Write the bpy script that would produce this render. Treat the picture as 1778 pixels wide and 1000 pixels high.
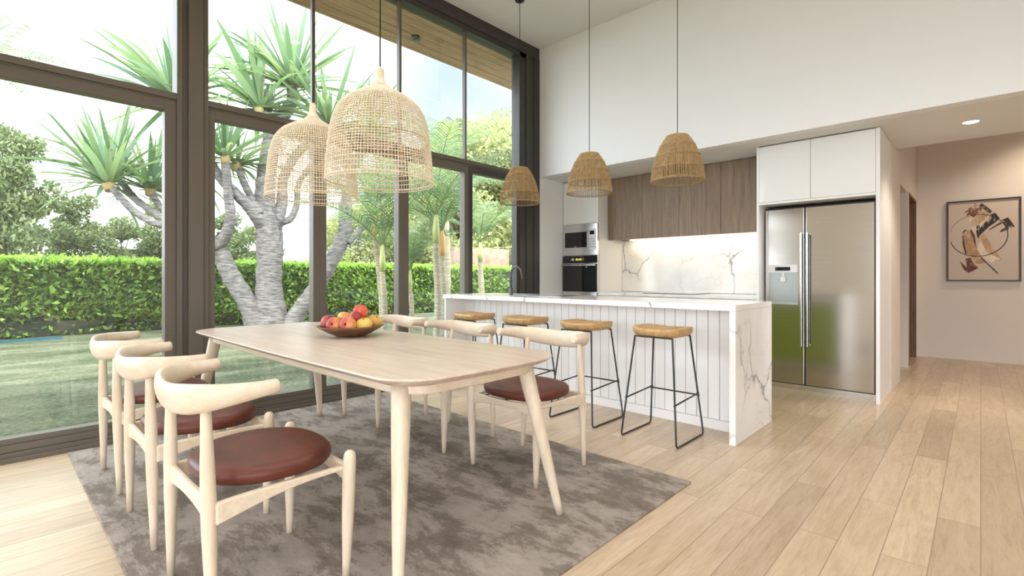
import bpy, math, random
import numpy as np
from mathutils import Vector, Matrix
random.seed(7)
rng = np.random.default_rng(11)
scene = bpy.context.scene
COL = scene.collection
for o in list(bpy.data.objects): bpy.data.objects.remove(o)
PI = math.pi

# ------------------------------------------------------------------ camera
S_, C_ = 814/math.hypot(814, 864), 864/math.hypot(814, 864)
cam_d = bpy.data.cameras.new('camera'); cam = bpy.data.objects.new('camera', cam_d); COL.objects.link(cam)
cam.location = (0, 0, 1.10)
cam.rotation_euler = (PI/2, 0, math.atan2(S_, C_))
cam_d.sensor_width = 36; cam_d.lens = 864/1778*36; cam_d.shift_y = -19/1778
cam_d.clip_start = .05; cam_d.clip_end = 500
scene.camera = cam
def PX(u, v, d):
    """point seen at photo pixel (u,v) at view depth d: used to estimate where things out in the garden stand"""
    r = (u-889)/864
    return Vector(((r*C_-S_)*d, (r*S_+C_)*d, 1.10+(481-v)/864*d))

# ------------------------------------------------------------------ view
vs = scene.view_settings
vs.view_transform = 'Standard'; vs.look = 'None'; vs.gamma = 1; vs.use_curve_mapping = False
vs.exposure = 1.05
SKY_BLUE, SKY_WHITE, SKY_HIGH = 0.58, 1.45, 3.5

# ------------------------------------------------------------------ node helper
class NT:
    def __init__(s, tree): s.t = tree; s.n = tree.nodes; s.l = tree.links
    def __call__(s, typ, **kw):
        nd = s.n.new(typ)
        for k, v in kw.items():
            if k.startswith('_'): setattr(nd, k[1:], v)
        for k, v in kw.items():
            if k.startswith('_'): continue
            key = int(k[1:]) if k[0] == 'i' and k[1:].isdigit() else k.replace('__', ' ')
            inp = nd.inputs[key]
            if isinstance(v, bpy.types.NodeSocket): s.l.new(v, inp)
            else: inp.default_value = v
        return nd
    def ramp(s, fac, stops, interp='LINEAR'):
        nd = s.n.new('ShaderNodeValToRGB'); s.l.new(fac, nd.inputs[0]); cr = nd.color_ramp; cr.interpolation = interp
        while len(cr.elements) < len(stops): cr.elements.new(.5)
        for e, (p, c) in zip(cr.elements, stops):
            e.position = p; e.color = c if len(c) == 4 else (*c, 1)
        return nd.outputs[0]
    def math(s, op, a, b=None, c=None):
        nd = s.n.new('ShaderNodeMath'); nd.operation = op
        for i, v in enumerate((a, b, c)):
            if v is None: continue
            if isinstance(v, bpy.types.NodeSocket): s.l.new(v, nd.inputs[i])
            else: nd.inputs[i].default_value = v
        return nd.outputs[0]
    def mix(s, f, a, b, blend='MIX'):
        nd = s.n.new('ShaderNodeMix'); nd.data_type = 'RGBA'; nd.blend_type = blend
        for k, v in ((0, f), (6, a), (7, b)):
            if isinstance(v, bpy.types.NodeSocket): s.l.new(v, nd.inputs[k])
            else: nd.inputs[k].default_value = v if k == 0 else ((*v, 1) if len(v) == 3 else v)
        return nd.outputs[2]

def lin(r, g, b):
    f = lambda c: (c/255/12.92) if c/255 <= .04045 else ((c/255+.055)/1.055)**2.4
    return (f(r), f(g), f(b))

# ------------------------------------------------------------------ world
w = bpy.data.worlds.new('sky'); scene.world = w; w.use_nodes = True
n = NT(w.node_tree); n.n.clear()
tc = n('ShaderNodeTexCoord')
sep = n('ShaderNodeSeparateXYZ', Vector=tc.outputs['Generated'])
mp = n('ShaderNodeMapping', Vector=tc.outputs['Generated']); mp.inputs['Scale'].default_value = (1, 1, 2.2)
cl = n('ShaderNodeTexNoise', Vector=mp.outputs[0], Scale=2.6, Detail=7.0, Roughness=.55)
# pale blue towards the far garden (+Y), white glare towards -Y; brighter overhead
north = n('ShaderNodeMapRange', Value=sep.outputs[1]); north.inputs[1].default_value = .25; north.inputs[2].default_value = .58
cloud = n.ramp(cl.outputs[0], [(.42, (0, 0, 0)), (.66, (1, 1, 1))])
blue = n.mix(cloud, (0.74*SKY_BLUE, .87*SKY_BLUE, 1.03*SKY_BLUE), (1.05*SKY_BLUE, 1.08*SKY_BLUE, 1.12*SKY_BLUE))
base = n.mix(north.outputs[0], (SKY_WHITE, SKY_WHITE*1.0, SKY_WHITE*.99), blue)
zen = n('ShaderNodeMapRange', Value=sep.outputs[2]); zen.inputs[1].default_value = .58; zen.inputs[2].default_value = .85
sk = n.mix(zen.outputs[0], base, (SKY_HIGH*.60, SKY_HIGH*.66, SKY_HIGH*.76))
beh = n('ShaderNodeMapRange', Value=sep.outputs[0]); beh.inputs[1].default_value = -.2; beh.inputs[2].default_value = .3
sk = n.mix(beh.outputs[0], sk, (SKY_HIGH*.94, SKY_HIGH*.98, SKY_HIGH*1.10))
beh2 = n('ShaderNodeMapRange', Value=sep.outputs[1]); beh2.inputs[1].default_value = .0; beh2.inputs[2].default_value = -.4
sk = n.mix(beh2.outputs[0], sk, (SKY_HIGH*.94, SKY_HIGH*.98, SKY_HIGH*1.10))
bg = n('ShaderNodeBackground', Color=sk, Strength=1.0)
wo = n('ShaderNodeOutputWorld', Surface=bg.outputs[0])

# ------------------------------------------------------------------ sun and window portals
sd = bpy.data.lights.new('sun', 'SUN'); sd.energy = 2.2; sd.angle = R = math.radians(2.0); sd.color = (1, .95, .86)
so = bpy.data.objects.new('sun', sd); COL.objects.link(so)
so.rotation_euler = Vector((-.62, .30, -1.0)).to_track_quat('-Z', 'Y').to_euler()   # from behind the house, over the roof
def portal(name, loc, rot, sx, sy):
    d = bpy.data.lights.new(name, 'AREA'); d.shape = 'RECTANGLE'; d.size = sx; d.size_y = sy
    d.cycles.is_portal = True
    o = bpy.data.objects.new(name, d); COL.objects.link(o); o.location = loc; o.rotation_euler = rot
portal('portal_west', (-4.33, .5, 2.0), (0, -PI/2, 0), 3.9, 9.0)
portal('portal_south', (1.35, -5.05, 1.4), (PI/2, 0, 0), 5.1, 2.7)
portal('portal_east', (4.55, -2.4, 1.4), (0, PI/2, 0), 2.7, 3.8)
# ceiling lamps of the living room, all but the back row added as fill (the lamp objects are built further down)
DOWN = [(-3.5, -4.1), (-1.92, -4.1), (-.34, -4.1), (1.3, -4.1), (-1.9, -2.6), (-.9, -1.2), (.5, -1.4), (2.4, -1.4), (-2.6, .75), (-1.1, .9), (.5, .9), (2.4, .9), (-.6, 3.0), (1.2, 3.0), (-2.2, 2.7)]
LAMP_W = 45

# ------------------------------------------------------------------ materials
MATS = {}
def mat(name, color=(.8, .8, .8), rough=.5, metal=0.0, spec=.5, coat=0.0, build=None, **kw):
    if name in MATS: return MATS[name]
    m = bpy.data.materials.new(name); m.use_nodes = True; t = NT(m.node_tree); t.n.clear()
    b = t('ShaderNodeBsdfPrincipled'); o = t('ShaderNodeOutputMaterial', Surface=b.outputs[0])
    b.inputs['Base Color'].default_value = (*color, 1); b.inputs['Roughness'].default_value = rough
    b.inputs['Metallic'].default_value = metal; b.inputs['Specular IOR Level'].default_value = spec
    b.inputs['Coat Weight'].default_value = coat
    for k, v in kw.items(): b.inputs[k.replace('__', ' ')].default_value = v
    if build: build(t, b, o)
    MATS[name] = m
    return m

def objco(t): return t('ShaderNodeTexCoord').outputs['Object']
def mapped(t, src, scale=(1, 1, 1), rot=(0, 0, 0), loc=(0, 0, 0)):
    m = t('ShaderNodeMapping', Vector=src); m.inputs['Scale'].default_value = scale; m.inputs['Rotation'].default_value = rot; m.inputs['Location'].default_value = loc
    return m.outputs[0]
def bump(t, b, h, strength=.2, dist=.01):
    bp = t('ShaderNodeBump', Height=h, Strength=strength, Distance=dist); t.l.new(bp.outputs[0], b.inputs['Normal'])

def wood(name, c1, c2, scale=(1, 12, 12), rough=.45, streak=6.0, coat=0.0, bmp=.05):
    def bl(t, b, o):
        v = mapped(t, objco(t), scale)
        info = t('ShaderNodeObjectInfo')
        addv = t('ShaderNodeVectorMath', _operation='ADD'); t.l.new(v, addv.inputs[0]); 
        sc = t('ShaderNodeVectorMath', _operation='SCALE'); t.l.new(info.outputs['Location'], sc.inputs[0]); sc.inputs['Scale'].default_value = 3.1
        t.l.new(sc.outputs[0], addv.inputs[1])
        a = t('ShaderNodeTexNoise', Vector=addv.outputs[0], Scale=streak, Detail=6.0, Roughness=.62, Distortion=.6)
        f = t('ShaderNodeTexNoise', Vector=addv.outputs[0], Scale=streak*7, Detail=3.0, Roughness=.6)
        m_ = t.math('ADD', t.math('MULTIPLY', a.outputs[0], .75), t.math('MULTIPLY', f.outputs[0], .25))
        c = t.ramp(m_, [(.34, c2), (.62, c1)])
        t.l.new(c, b.inputs['Base Color']); bump(t, b, m_, bmp, .003)
    return mat(name, c1, rough, coat=coat, build=bl)

def bl_floor(t, b, o):
    co = t('ShaderNodeTexCoord').outputs['Object']
    sp = t('ShaderNodeSeparateXYZ', Vector=co)
    cb = t('ShaderNodeCombineXYZ', X=sp.outputs[1], Y=sp.outputs[0])
    br = t('ShaderNodeTexBrick', Vector=cb.outputs[0], Color1=(0, 0, 0, 1), Color2=(1, 1, 1, 1), Mortar=(.5, .5, .5, 1), Scale=1.0)
    br.inputs['Mortar Size'].default_value = .0021; br.inputs['Mortar Smooth'].default_value = .3
    br.inputs['Brick Width'].default_value = 1.5; br.inputs['Row Height'].default_value = .145
    br.offset = .37; br.offset_frequency = 2
    rnd = t('ShaderNodeVectorMath', _operation='SCALE'); t.l.new(br.outputs[0], rnd.inputs[0]); rnd.inputs['Scale'].default_value = 40
    st = mapped(t, co, (9, .9, 1))
    ad = t('ShaderNodeVectorMath', _operation='ADD'); t.l.new(st, ad.inputs[0]); t.l.new(rnd.outputs[0], ad.inputs[1])
    g = t('ShaderNodeTexNoise', Vector=ad.outputs[0], Scale=2.2, Detail=7.0, Roughness=.62, Distortion=1.4)
    g2 = t('ShaderNodeTexNoise', Vector=ad.outputs[0], Scale=14.0, Detail=4.0, Roughness=.6)
    gg = t.math('ADD', t.math('MULTIPLY', g.outputs[0], .65), t.math('MULTIPLY', g2.outputs[0], .35))
    c1 = t.ramp(gg, [(.32, lin(180, 156, 126)), (.5, lin(201, 179, 150)), (.7, lin(216, 197, 171))])
    tone = t.ramp(br.outputs[0], [(0, (.80, .78, .75)), (.5, (.93, .92, .90)), (1, (1.04, 1.03, 1.02))])
    c2 = t.mix(1.0, c1, tone, 'MULTIPLY')
    c3 = t.mix(br.outputs['Fac'], c2, lin(150, 130, 108))
    t.l.new(c3, b.inputs['Base Color'])
    h = t.math('SUBTRACT', t.math('MULTIPLY', gg, .15), br.outputs['Fac']); bump(t, b, h, .25, .002)
M_floor = mat('oak_floor', rough=.36, build=bl_floor, spec=.45, coat=.2, Coat__Roughness=.14, Coat__IOR=1.75)

def bl_rug(t, b, o):
    co = objco(t)
    v = mapped(t, co, (2.0, 3.6, 1))
    a = t('ShaderNodeTexNoise', Vector=v, Scale=1.7, Detail=14.0, Roughness=.78, Distortion=.25)
    a2 = t('ShaderNodeTexNoise', Vector=v, Scale=.6, Detail=4.0, Roughness=.6)
    f = t('ShaderNodeTexNoise', Vector=mapped(t, co, (1.2, 5, 1)), Scale=60.0, Detail=3.0, Roughness=.7)
    s = t.math('ADD', t.math('ADD', t.math('MULTIPLY', a.outputs[0], .72), t.math('MULTIPLY', a2.outputs[0], .22)), t.math('MULTIPLY', f.outputs[0], .08))
    c = t.ramp(s, [(.42, lin(116, 106, 97)), (.49, lin(131, 121, 111)), (.525, lin(156, 146, 136)), (.62, lin(171, 160, 150))])
    t.l.new(c, b.inputs['Base Color']); bump(t, b, f.outputs[0], .35, .004)
M_rug = mat('rug_fabric', rough=.95, spec=.1, build=bl_rug)

def bl_marble(t, b, o):
    co = objco(t)
    d = t('ShaderNodeTexNoise', Vector=co, Scale=1.6, Detail=5.0, Roughness=.6)
    dv = t('ShaderNodeVectorMath', _operation='MULTIPLY_ADD'); t.l.new(d.outputs[1], dv.inputs[0]); dv.inputs[1].default_value = (.55, .55, .55); t.l.new(mapped(t, co, (1.1, 1.1, .9), (0, .55, 0)), dv.inputs[2])
    vo = t('ShaderNodeTexVoronoi', _feature='DISTANCE_TO_EDGE', Vector=dv.outputs[0], Scale=1.9)
    vein = t.ramp(vo.outputs[0], [(0, (1, 1, 1)), (.010, (.7, .7, .7)), (.022, (.18, .18, .18)), (.06, (0, 0, 0))])
    vo2 = t('ShaderNodeTexVoronoi', _feature='DISTANCE_TO_EDGE', Vector=dv.outputs[0], Scale=4.3)
    vein2 = t.ramp(vo2.outputs[0], [(0, (.5, .5, .5)), (.02, (0, 0, 0))])
    mk = t('ShaderNodeTexNoise', Vector=co, Scale=1.5, Detail=3.0)
    mask = t.ramp(mk.outputs[0], [(.42, (0, 0, 0)), (.54, (1, 1, 1))])
    cloudn = t('ShaderNodeTexNoise', Vector=co, Scale=2.5, Detail=4.0)
    basec = t.ramp(cloudn.outputs[0], [(.35, lin(232, 229, 224)), (.6, lin(245, 243, 239))])
    vv = t.mix(mask, (0, 0, 0), t.mix(.5, vein, vein2, 'ADD'))
    c = t.mix(vv, basec, lin(142, 142, 143))
    t.l.new(c, b.inputs['Base Color'])
M_marble = mat('white_marble', rough=.14, build=bl_marble)

def bl_paint(col):
    def f(t, b, o):
        nz = t('ShaderNodeTexNoise', Vector=objco(t), Scale=3.0, Detail=3.0)
        c = t.mix(nz.outputs[0], tuple(x*.985 for x in col), col); t.l.new(c, b.inputs['Base Color'])
        fine = t('ShaderNodeTexNoise', Vector=objco(t), Scale=220.0, Detail=2.0); bump(t, b, fine.outputs[0], .03, .001)
    return f
M_wall = mat('white_wall_paint', rough=.75, spec=.25, build=bl_paint((.84, .84, .835)))
M_ceil = mat('ceiling_paint', rough=.85, spec=.2, build=bl_paint((.76, .755, .74)))
M_hall = mat('warm_bounce_wall_paint', rough=.55, spec=.35, build=bl_paint((.76, .68, .60)))  # warm bounce light tinted into the hall paint; plain beige for the rear wall
M_gloss = mat('white_gloss_lacquer', (.86, .86, .85), .06, spec=.5, build=None)
M_satin = mat('white_satin_panel', (.86, .85, .83), .3)
M_frame = mat('taupe_window_frame', lin(100, 93, 82), .42, spec=.4, build=lambda t, b, o: bump(t, b, t('ShaderNodeTexNoise', Vector=objco(t), Scale=300.0).outputs[0], .02, .001))
M_framed = mat('dark_window_frame', lin(62, 59, 56), .4, spec=.4)
M_black = mat('black_seal', (.012, .012, .013), .5)
M_blackm = mat('black_steel_rod', (.016, .016, .017), .38, spec=.5)
M_cord = mat('black_cord', (.02, .02, .02), .6)
M_ash = wood('pale_ash_wood', lin(224, 209, 186), lin(208, 190, 163), (6, 6, 1.0), .42, 4.0)
M_ashx = wood('pale_ash_wood_lengthwise', lin(224, 209, 186), lin(209, 191, 164), (1.0, 7, 7), .42, 4.0)
M_table = wood('whitewashed_table_wood', lin(214, 195, 178), lin(190, 168, 149), (1.0, 13, 6), .34, 3.0, bmp=.04)
M_stool = wood('golden_oak_seat', lin(200, 164, 112), lin(160, 122, 74), (9, 1.2, 9), .45, 3.4)
M_cab = wood('grey_brown_cabinet_veneer', lin(150, 128, 106), lin(116, 96, 78), (11, 11, .7), .5, 3.2, bmp=.08)
M_eave = wood('cedar_soffit_boards', lin(196, 158, 120), lin(160, 122, 88), (7, 1, 7), .6, 2.6)
M_brown = wood('brown_door_wood', lin(122, 92, 68), lin(96, 70, 50), (8, 8, 1), .5, 3.0)
def bl_leather(t, b, o):
    a = t('ShaderNodeTexNoise', Vector=objco(t), Scale=5.0, Detail=6.0, Roughness=.65)
    c = t.ramp(a.outputs[0], [(.35, lin(74, 36, 27)), (.65, lin(104, 52, 37))]); t.l.new(c, b.inputs['Base Color'])
    f = t('ShaderNodeTexVoronoi', Vector=objco(t), Scale=160.0); bump(t, b, f.outputs[0], .12, .001)
M_leather = mat('red_brown_leather', rough=.42, spec=.4, build=bl_leather)
def bl_steel(t, b, o):
    a = t('ShaderNodeTexNoise', Vector=mapped(t, objco(t), (1, 1, 160)), Scale=3.0, Detail=2.0)
    c = t.ramp(a.outputs[0], [(.3, (.50, .475, .435)), (.7, (.56, .535, .495))]); t.l.new(c, b.inputs['Base Color'])
M_steel = mat('brushed_stainless_steel', rough=.16, metal=1.0, build=bl_steel)
M_steel2 = mat('bright_steel', (.72, .71, .70), .22, metal=1.0)
M_chrome = mat('polished_chrome', (.8, .8, .8), .08, metal=1.0)
M_gun = mat('dark_gunmetal', (.12, .12, .12), .28, metal=1.0)
M_oveng = mat('black_oven_glass', (.012, .012, .013), .04, spec=.6)
M_green = mat('olive_green_lacquer', lin(172, 196, 84), .25)
M_plas = mat('white_plastic', (.78, .78, .77), .3)
M_grey = mat('grey_plastic', (.42, .43, .44), .35)
M_rattan = wood('natural_rattan', lin(243, 232, 208), lin(222, 204, 170), (5, 5, 5), .6, 8.0)
M_cane = wood('golden_cane', lin(192, 164, 116), lin(150, 120, 76), (5, 5, 5), .55, 8.0)
def emis(name, col, s):
    def f(t, b, o):
        b.inputs['Emission Color'].default_value = (*col, 1); b.inputs['Emission Strength'].default_value = s
    return mat(name, col, .5, build=f)
M_led = emis('warm_led_strip', (1, .80, .52), 4)
M_lamp = emis('downlight_lens', (1, .93, .82), 6)
M_digit = emis('amber_display_digits', (1, .75, .1), .8)
def bl_glass(t, b, o):
    g_ = t('ShaderNodeNewGeometry')
    ior = t.math('ADD', 1.5, t.math('MULTIPLY', g_.outputs['Backfacing'], 1/1.5-1.5))
    fr = t('ShaderNodeFresnel', IOR=ior)
    tr = t('ShaderNodeBsdfTransparent', Color=(.95, .98, .965, 1)); gl = t('ShaderNodeBsdfGlossy', Color=(1, 1, 1, 1), Roughness=0.0)
    f = t.math('MULTIPLY', fr.outputs[0], 1.0)
    mx = t('ShaderNodeMixShader', i0=f, i1=tr.outputs[0], i2=gl.outputs[0]); t.l.new(mx.outputs[0], o.inputs[0])
M_glass = mat('window_glass', build=bl_glass)
def bl_bulb(t, b, o):
    g_ = t('ShaderNodeNewGeometry')
    ior = t.math('ADD', 1.35, t.math('MULTIPLY', g_.outputs['Backfacing'], 1/1.35-1.35))
    fr = t('ShaderNodeFresnel', IOR=ior)
    tr = t('ShaderNodeBsdfTransparent', Color=(.97, .95, .9, 1)); gl = t('ShaderNodeBsdfGlossy', Color=(1, 1, 1, 1), Roughness=0.02)
    mx = t('ShaderNodeMixShader', i0=fr.outputs[0], i1=tr.outputs[0], i2=gl.outputs[0]); t.l.new(mx.outputs[0], o.inputs[0])
M_bulb = mat('clear_bulb_glass', build=bl_bulb)
def leafmat(name, cs, rough=.45, trans=.35, k=.62):
    cs = [tuple(c*k for c in q) for q in cs]
    def f(t, b, o):
        g = t('ShaderNodeNewGeometry'); c = t.ramp(g.outputs['Random Per Island'], [(i/(len(cs)-1), k) for i, k in enumerate(cs)])
        t.l.new(c, b.inputs['Base Color'])
        tl = t('ShaderNodeBsdfTranslucent'); t.l.new(t.mix(1.0, c, (1.12, 1.15, .92), 'MULTIPLY'), tl.inputs[0])
        mx = t('ShaderNodeMixShader', i0=trans, i1=b.outputs[0], i2=tl.outputs[0]); t.l.new(mx.outputs[0], o.inputs[0])
    return mat(name, cs[0], rough, spec=.35, build=f)
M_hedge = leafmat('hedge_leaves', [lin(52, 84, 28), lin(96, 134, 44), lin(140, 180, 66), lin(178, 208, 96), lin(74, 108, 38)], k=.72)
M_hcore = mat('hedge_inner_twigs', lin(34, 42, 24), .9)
M_tleaf = leafmat('dark_tree_leaves', [lin(82, 98, 66), lin(112, 128, 84), lin(140, 152, 100), lin(150, 164, 120)], trans=.4, k=.8)
M_yleaf = leafmat('yellow_green_tree_leaves', [lin(142, 150, 98), lin(176, 182, 124), lin(200, 202, 148), lin(160, 170, 116)], trans=.45, k=.85)
M_drac = leafmat('blade_leaves', [lin(88, 122, 86), lin(124, 154, 112), lin(160, 182, 128), lin(122, 152, 134), lin(196, 206, 146)], trans=.4, k=.8)
M_palm = leafmat('palm_leaflets', [lin(104, 128, 96), lin(136, 158, 120), lin(158, 178, 116), lin(134, 154, 138)], trans=.45, k=.85)
def bl_bark(c1, c2, sc=(3, 3, 16)):
    def f(t, b, o):
        a = t('ShaderNodeTexNoise', Vector=mapped(t, objco(t), sc), Scale=2.0, Detail=6.0, Roughness=.65, Distortion=.4)
        c = t.ramp(a.outputs[0], [(.38, c2), (.6, c1)]); t.l.new(c, b.inputs['Base Color']); bump(t, b, a.outputs[0], .6, .03)
    return f
M_bark = mat('pale_grey_bark', rough=.85, build=bl_bark(lin(136, 130, 127), lin(80, 76, 74)))
M_bark2 = mat('brown_bark', rough=.9, build=bl_bark(lin(120, 106, 88), lin(84, 72, 58)))
M_palmt = mat('ringed_palm_bark', rough=.8, build=bl_bark(lin(190, 176, 150), lin(128, 122, 96), (1, 1, 24)))
M_shaft = mat('green_palm_crownshaft', lin(170, 176, 108), .5)
M_orange = mat('orange_palm_sheath', lin(206, 158, 92), .6)
def bl_grass(t, b, o):
    co = objco(t)
    a = t('ShaderNodeTexNoise', Vector=mapped(t, co, (1.4, .5, 1)), Scale=1.3, Detail=8.0, Roughness=.7)
    f = t('ShaderNodeTexNoise', Vector=mapped(t, co, (6, 2.2, 1)), Scale=9.0, Detail=6.0, Roughness=.75)
    s = t.math('ADD', t.math('MULTIPLY', a.outputs[0], .45), t.math('MULTIPLY', f.outputs[0], .55))
    c = t.ramp(s, [(.40, lin(56, 64, 44)), (.5, lin(100, 107, 80)), (.60, lin(150, 152, 126))]); t.l.new(c, b.inputs['Base Color'])
    bump(t, b, f.outputs[0], .8, .05)
M_grass = mat('lawn_grass', rough=.9, spec=.15, build=bl_grass)
M_pool = mat('pool_water_blue', lin(40, 100, 118), .2)
M_bound = mat('tan_boundary_wall', rough=.9, build=bl_bark(lin(150, 128, 106), lin(122, 102, 84), (2, 2, 2)))
M_bowl = wood('dark_turned_wood', lin(128, 88, 56), lin(72, 46, 30), (3, 3, 14), .4, 4.0)
def fruitmat(name, a_, b_, c_):
    def f(t, b, o):
        nz = t('ShaderNodeTexNoise', Vector=objco(t), Scale=13.0, Detail=4.0, Roughness=.6)
        nf = t('ShaderNodeTexNoise', Vector=mapped(t, objco(t), (1, 1, .15)), Scale=90.0, Detail=2.0)
        sp = t('ShaderNodeSeparateXYZ', Vector=objco(t))
        s = t.math('ADD', t.math('ADD', t.math('MULTIPLY', nz.outputs[0], .6), t.math('MULTIPLY', nf.outputs[0], .2)), t.math('MULTIPLY', sp.outputs[0], 4.5))
        c = t.ramp(s, [(.25, a_), (.42, b_), (.6, c_)]); t.l.new(c, b.inputs['Base Color'])
    return mat(name, a_, .38, build=f)
M_peach = fruitmat('peach_skin', lin(160, 56, 60), lin(206, 96, 72), lin(226, 168, 96))
M_redf = fruitmat('red_fruit_skin', lin(176, 44, 46), lin(204, 66, 56), lin(226, 120, 74))
M_yelf = fruitmat('yellow_fruit_skin', lin(216, 160, 84), lin(222, 184, 84), lin(228, 200, 100))
M_mar = fruitmat('maroon_fruit_skin', lin(120, 44, 60), lin(150, 62, 70), lin(196, 100, 84))
M_paper = mat('art_paper', lin(206, 189, 173), .6)

# ------------------------------------------------------------------ mesh builder
class MB:
    def __init__(s): s.v = []; s.f = []; s.sm = []
    def add(s, vs, fs, smooth=False):
        k = len(s.v); s.v += [tuple(p) for p in vs]; s.f += [tuple(i+k for i in f) for f in fs]; s.sm += [smooth]*len(fs); return s
    def box(s, x0, x1, y0, y1, z0, z1):
        x0, x1 = sorted((x0, x1)); y0, y1 = sorted((y0, y1)); z0, z1 = sorted((z0, z1))
        v = [(x, y, z) for z in (z0, z1) for y in (y0, y1) for x in (x0, x1)]
        return s.add(v, [(0, 2, 3, 1), (4, 5, 7, 6), (0, 1, 5, 4), (2, 6, 7, 3), (0, 4, 6, 2), (1, 3, 7, 5)])
    def tube(s, pts, rad, seg=10, cap=True, closed=False, flat=None):
        """flat: optional list of (ry, rz) elliptical radii; rad scalar or list"""
        P = [Vector(p) for p in pts]; n_ = len(P); R_ = rad if isinstance(rad, (list, tuple)) else [rad]*n_
        T = []
        for i in range(n_):
            if closed: t = P[(i+1) % n_]-P[i-1]
            else: t = P[min(i+1, n_-1)]-P[max(i-1, 0)]
            T.append(t.normalized())
        up = Vector((0, 0, 1)) if abs(T[0].z) < .9 else Vector((0, 1, 0))
        N = (up-T[0]*up.dot(T[0])).normalized(); vs = []
        for i in range(n_):
            N = (N-T[i]*N.dot(T[i]))
            N = N.normalized() if N.length > 1e-6 else Vector((1, 0, 0))
            B = T[i].cross(N)
            for k in range(seg):
                a = 2*PI*k/seg
                ra, rb = (R_[i], R_[i]) if flat is None else flat[i]
                vs.append(P[i]+N*math.cos(a)*ra+B*math.sin(a)*rb)
        fs = []; m = n_ if closed else n_-1
        for i in range(m):
            j = (i+1) % n_
            for k in range(seg): fs.append((i*seg+k, i*seg+(k+1) % seg, j*seg+(k+1) % seg, j*seg+k))
        s.add(vs, fs, True)
        if cap and not closed:
            k0 = len(s.v)-n_*seg
            s.f.append(tuple(k0+k for k in reversed(range(seg)))); s.sm.append(False)
            s.f.append(tuple(k0+(n_-1)*seg+k for k in range(seg))); s.sm.append(False)
        return s
    def lathe(s, prof, seg=32, c=(0, 0, 0), closed=False):
        vs = []; n_ = len(prof)
        for (r, z) in prof:
            for k in range(seg): a = 2*PI*k/seg; vs.append((c[0]+r*math.cos(a), c[1]+r*math.sin(a), c[2]+z))
        fs = []
        for i in range(n_ if closed else n_-1):
            j = (i+1) % n_
            for k in range(seg): fs.append((i*seg+k, i*seg+(k+1) % seg, j*seg+(k+1) % seg, j*seg+k))
        return s.add(vs, fs, True)
    def prism(s, outline, z0, z1, axis='z'):
        n_ = len(outline)
        def m(p, z): return {'z': (p[0], p[1], z), 'y': (p[0], z, p[1]), 'x': (z, p[0], p[1])}[axis]
        vs = [m(p, z0) for p in outline]+[m(p, z1) for p in outline]
        fs = [tuple(reversed(range(n_))), tuple(range(n_, 2*n_))]+[(i, (i+1) % n_, n_+(i+1) % n_, n_+i) for i in range(n_)]
        return s.add(vs, fs)
    def loft(s, rings, cap=True, smooth=True):
        n_ = len(rings[0]); vs = [p for r in rings for p in r]; fs = []
        for i in range(len(rings)-1):
            for k in range(n_): fs.append((i*n_+k, i*n_+(k+1) % n_, (i+1)*n_+(k+1) % n_, (i+1)*n_+k))
        s.add(vs, fs, smooth)
        if cap:
            k0 = len(s.v)-len(vs)
            s.f.append(tuple(k0+k for k in reversed(range(n_)))); s.sm.append(smooth)
            s.f.append(tuple(k0+(len(rings)-1)*n_+k for k in range(n_))); s.sm.append(smooth)
        return s
    def build(s, name, m, parent=None, bevel=0, loc=(0, 0, 0), rz=0, seg=2):
        me = bpy.data.meshes.new(name); me.from_pydata(s.v, [], s.f); me.polygons.foreach_set('use_smooth', s.sm); me.update()
        me.materials.append(m); o = bpy.data.objects.new(name, me); COL.objects.link(o); o.parent = parent
        o.location = loc; o.rotation_euler = (0, 0, rz)
        if bevel:
            b = o.modifiers.new('bevel', 'BEVEL'); b.width = bevel; b.segments = seg; b.limit_method = 'ANGLE'; b.angle_limit = math.radians(40)
            b.harden_normals = False
        return o
def fix_normals(o):
    import bmesh
    bm = bmesh.new(); bm.from_mesh(o.data); bmesh.ops.recalc_face_normals(bm, faces=bm.faces); bm.to_mesh(o.data); bm.free()
    return o
def tag(o, label=None, cat=None, group=None, kind=None):
    if label: o['label'] = label
    if cat: o['category'] = cat
    if group: o['group'] = group
    if kind: o['kind'] = kind
    return o
def empty(name, loc=(0, 0, 0), rz=0, **kw):
    o = bpy.data.objects.new(name, None); COL.objects.link(o); o.location = loc; o.rotation_euler = (0, 0, rz); o.empty_display_size = .1
    return tag(o, **kw)
def copy_tree(o, parent=None):
    c = o.copy(); COL.objects.link(c)
    if parent: c.parent = parent
    for ch in list(o.children): copy_tree(ch, c)
    return c
def struct(name, mb, m, parent=None, **kw):
    o = mb.build(name, m, parent, **kw)
    if parent is None: o['kind'] = 'structure'
    return o

# ------------------------------------------------------------------ room shell
XW, YB = -4.2, 4.97                      # inner face of the glazed wall, face of the kitchen bulkhead
struct('floor', MB().box(-4.35, 4.7, -5.1, 9.1, -.12, 0), M_floor)
struct('ceiling', MB().box(-4.35, 4.7, -5.1, 5.05, 4.07, 4.25), M_ceil)
struct('wall_bulkhead', MB().box(-4.35, 4.7, YB, YB+.12, 2.40, 4.07), M_wall)
struct('ceiling_kitchen', MB().box(-4.35, 4.7, YB+.12, 6.36, 2.40, 2.52), M_ceil)
struct('ceiling_hall', MB().box(-1.9, 4.7, 6.36, 9.1, 3.3, 3.4), M_ceil)
struct('wall_hall_upper', MB().box(-1.9, 4.7, 6.30, 6.36, 2.52, 3.3), M_hall)
struct('wall_kitchen_back', MB().box(-4.35, -.77, 6.10, 6.22, 0, 2.40), M_wall)
struct('wall_left', MB().box(-4.35, XW, YB, 6.10, 0, 2.40), M_wall)
struct('wall_hall_back', MB().box(-1.9, 4.7, 8.93, 9.05, 0, 3.3), M_hall)
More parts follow.
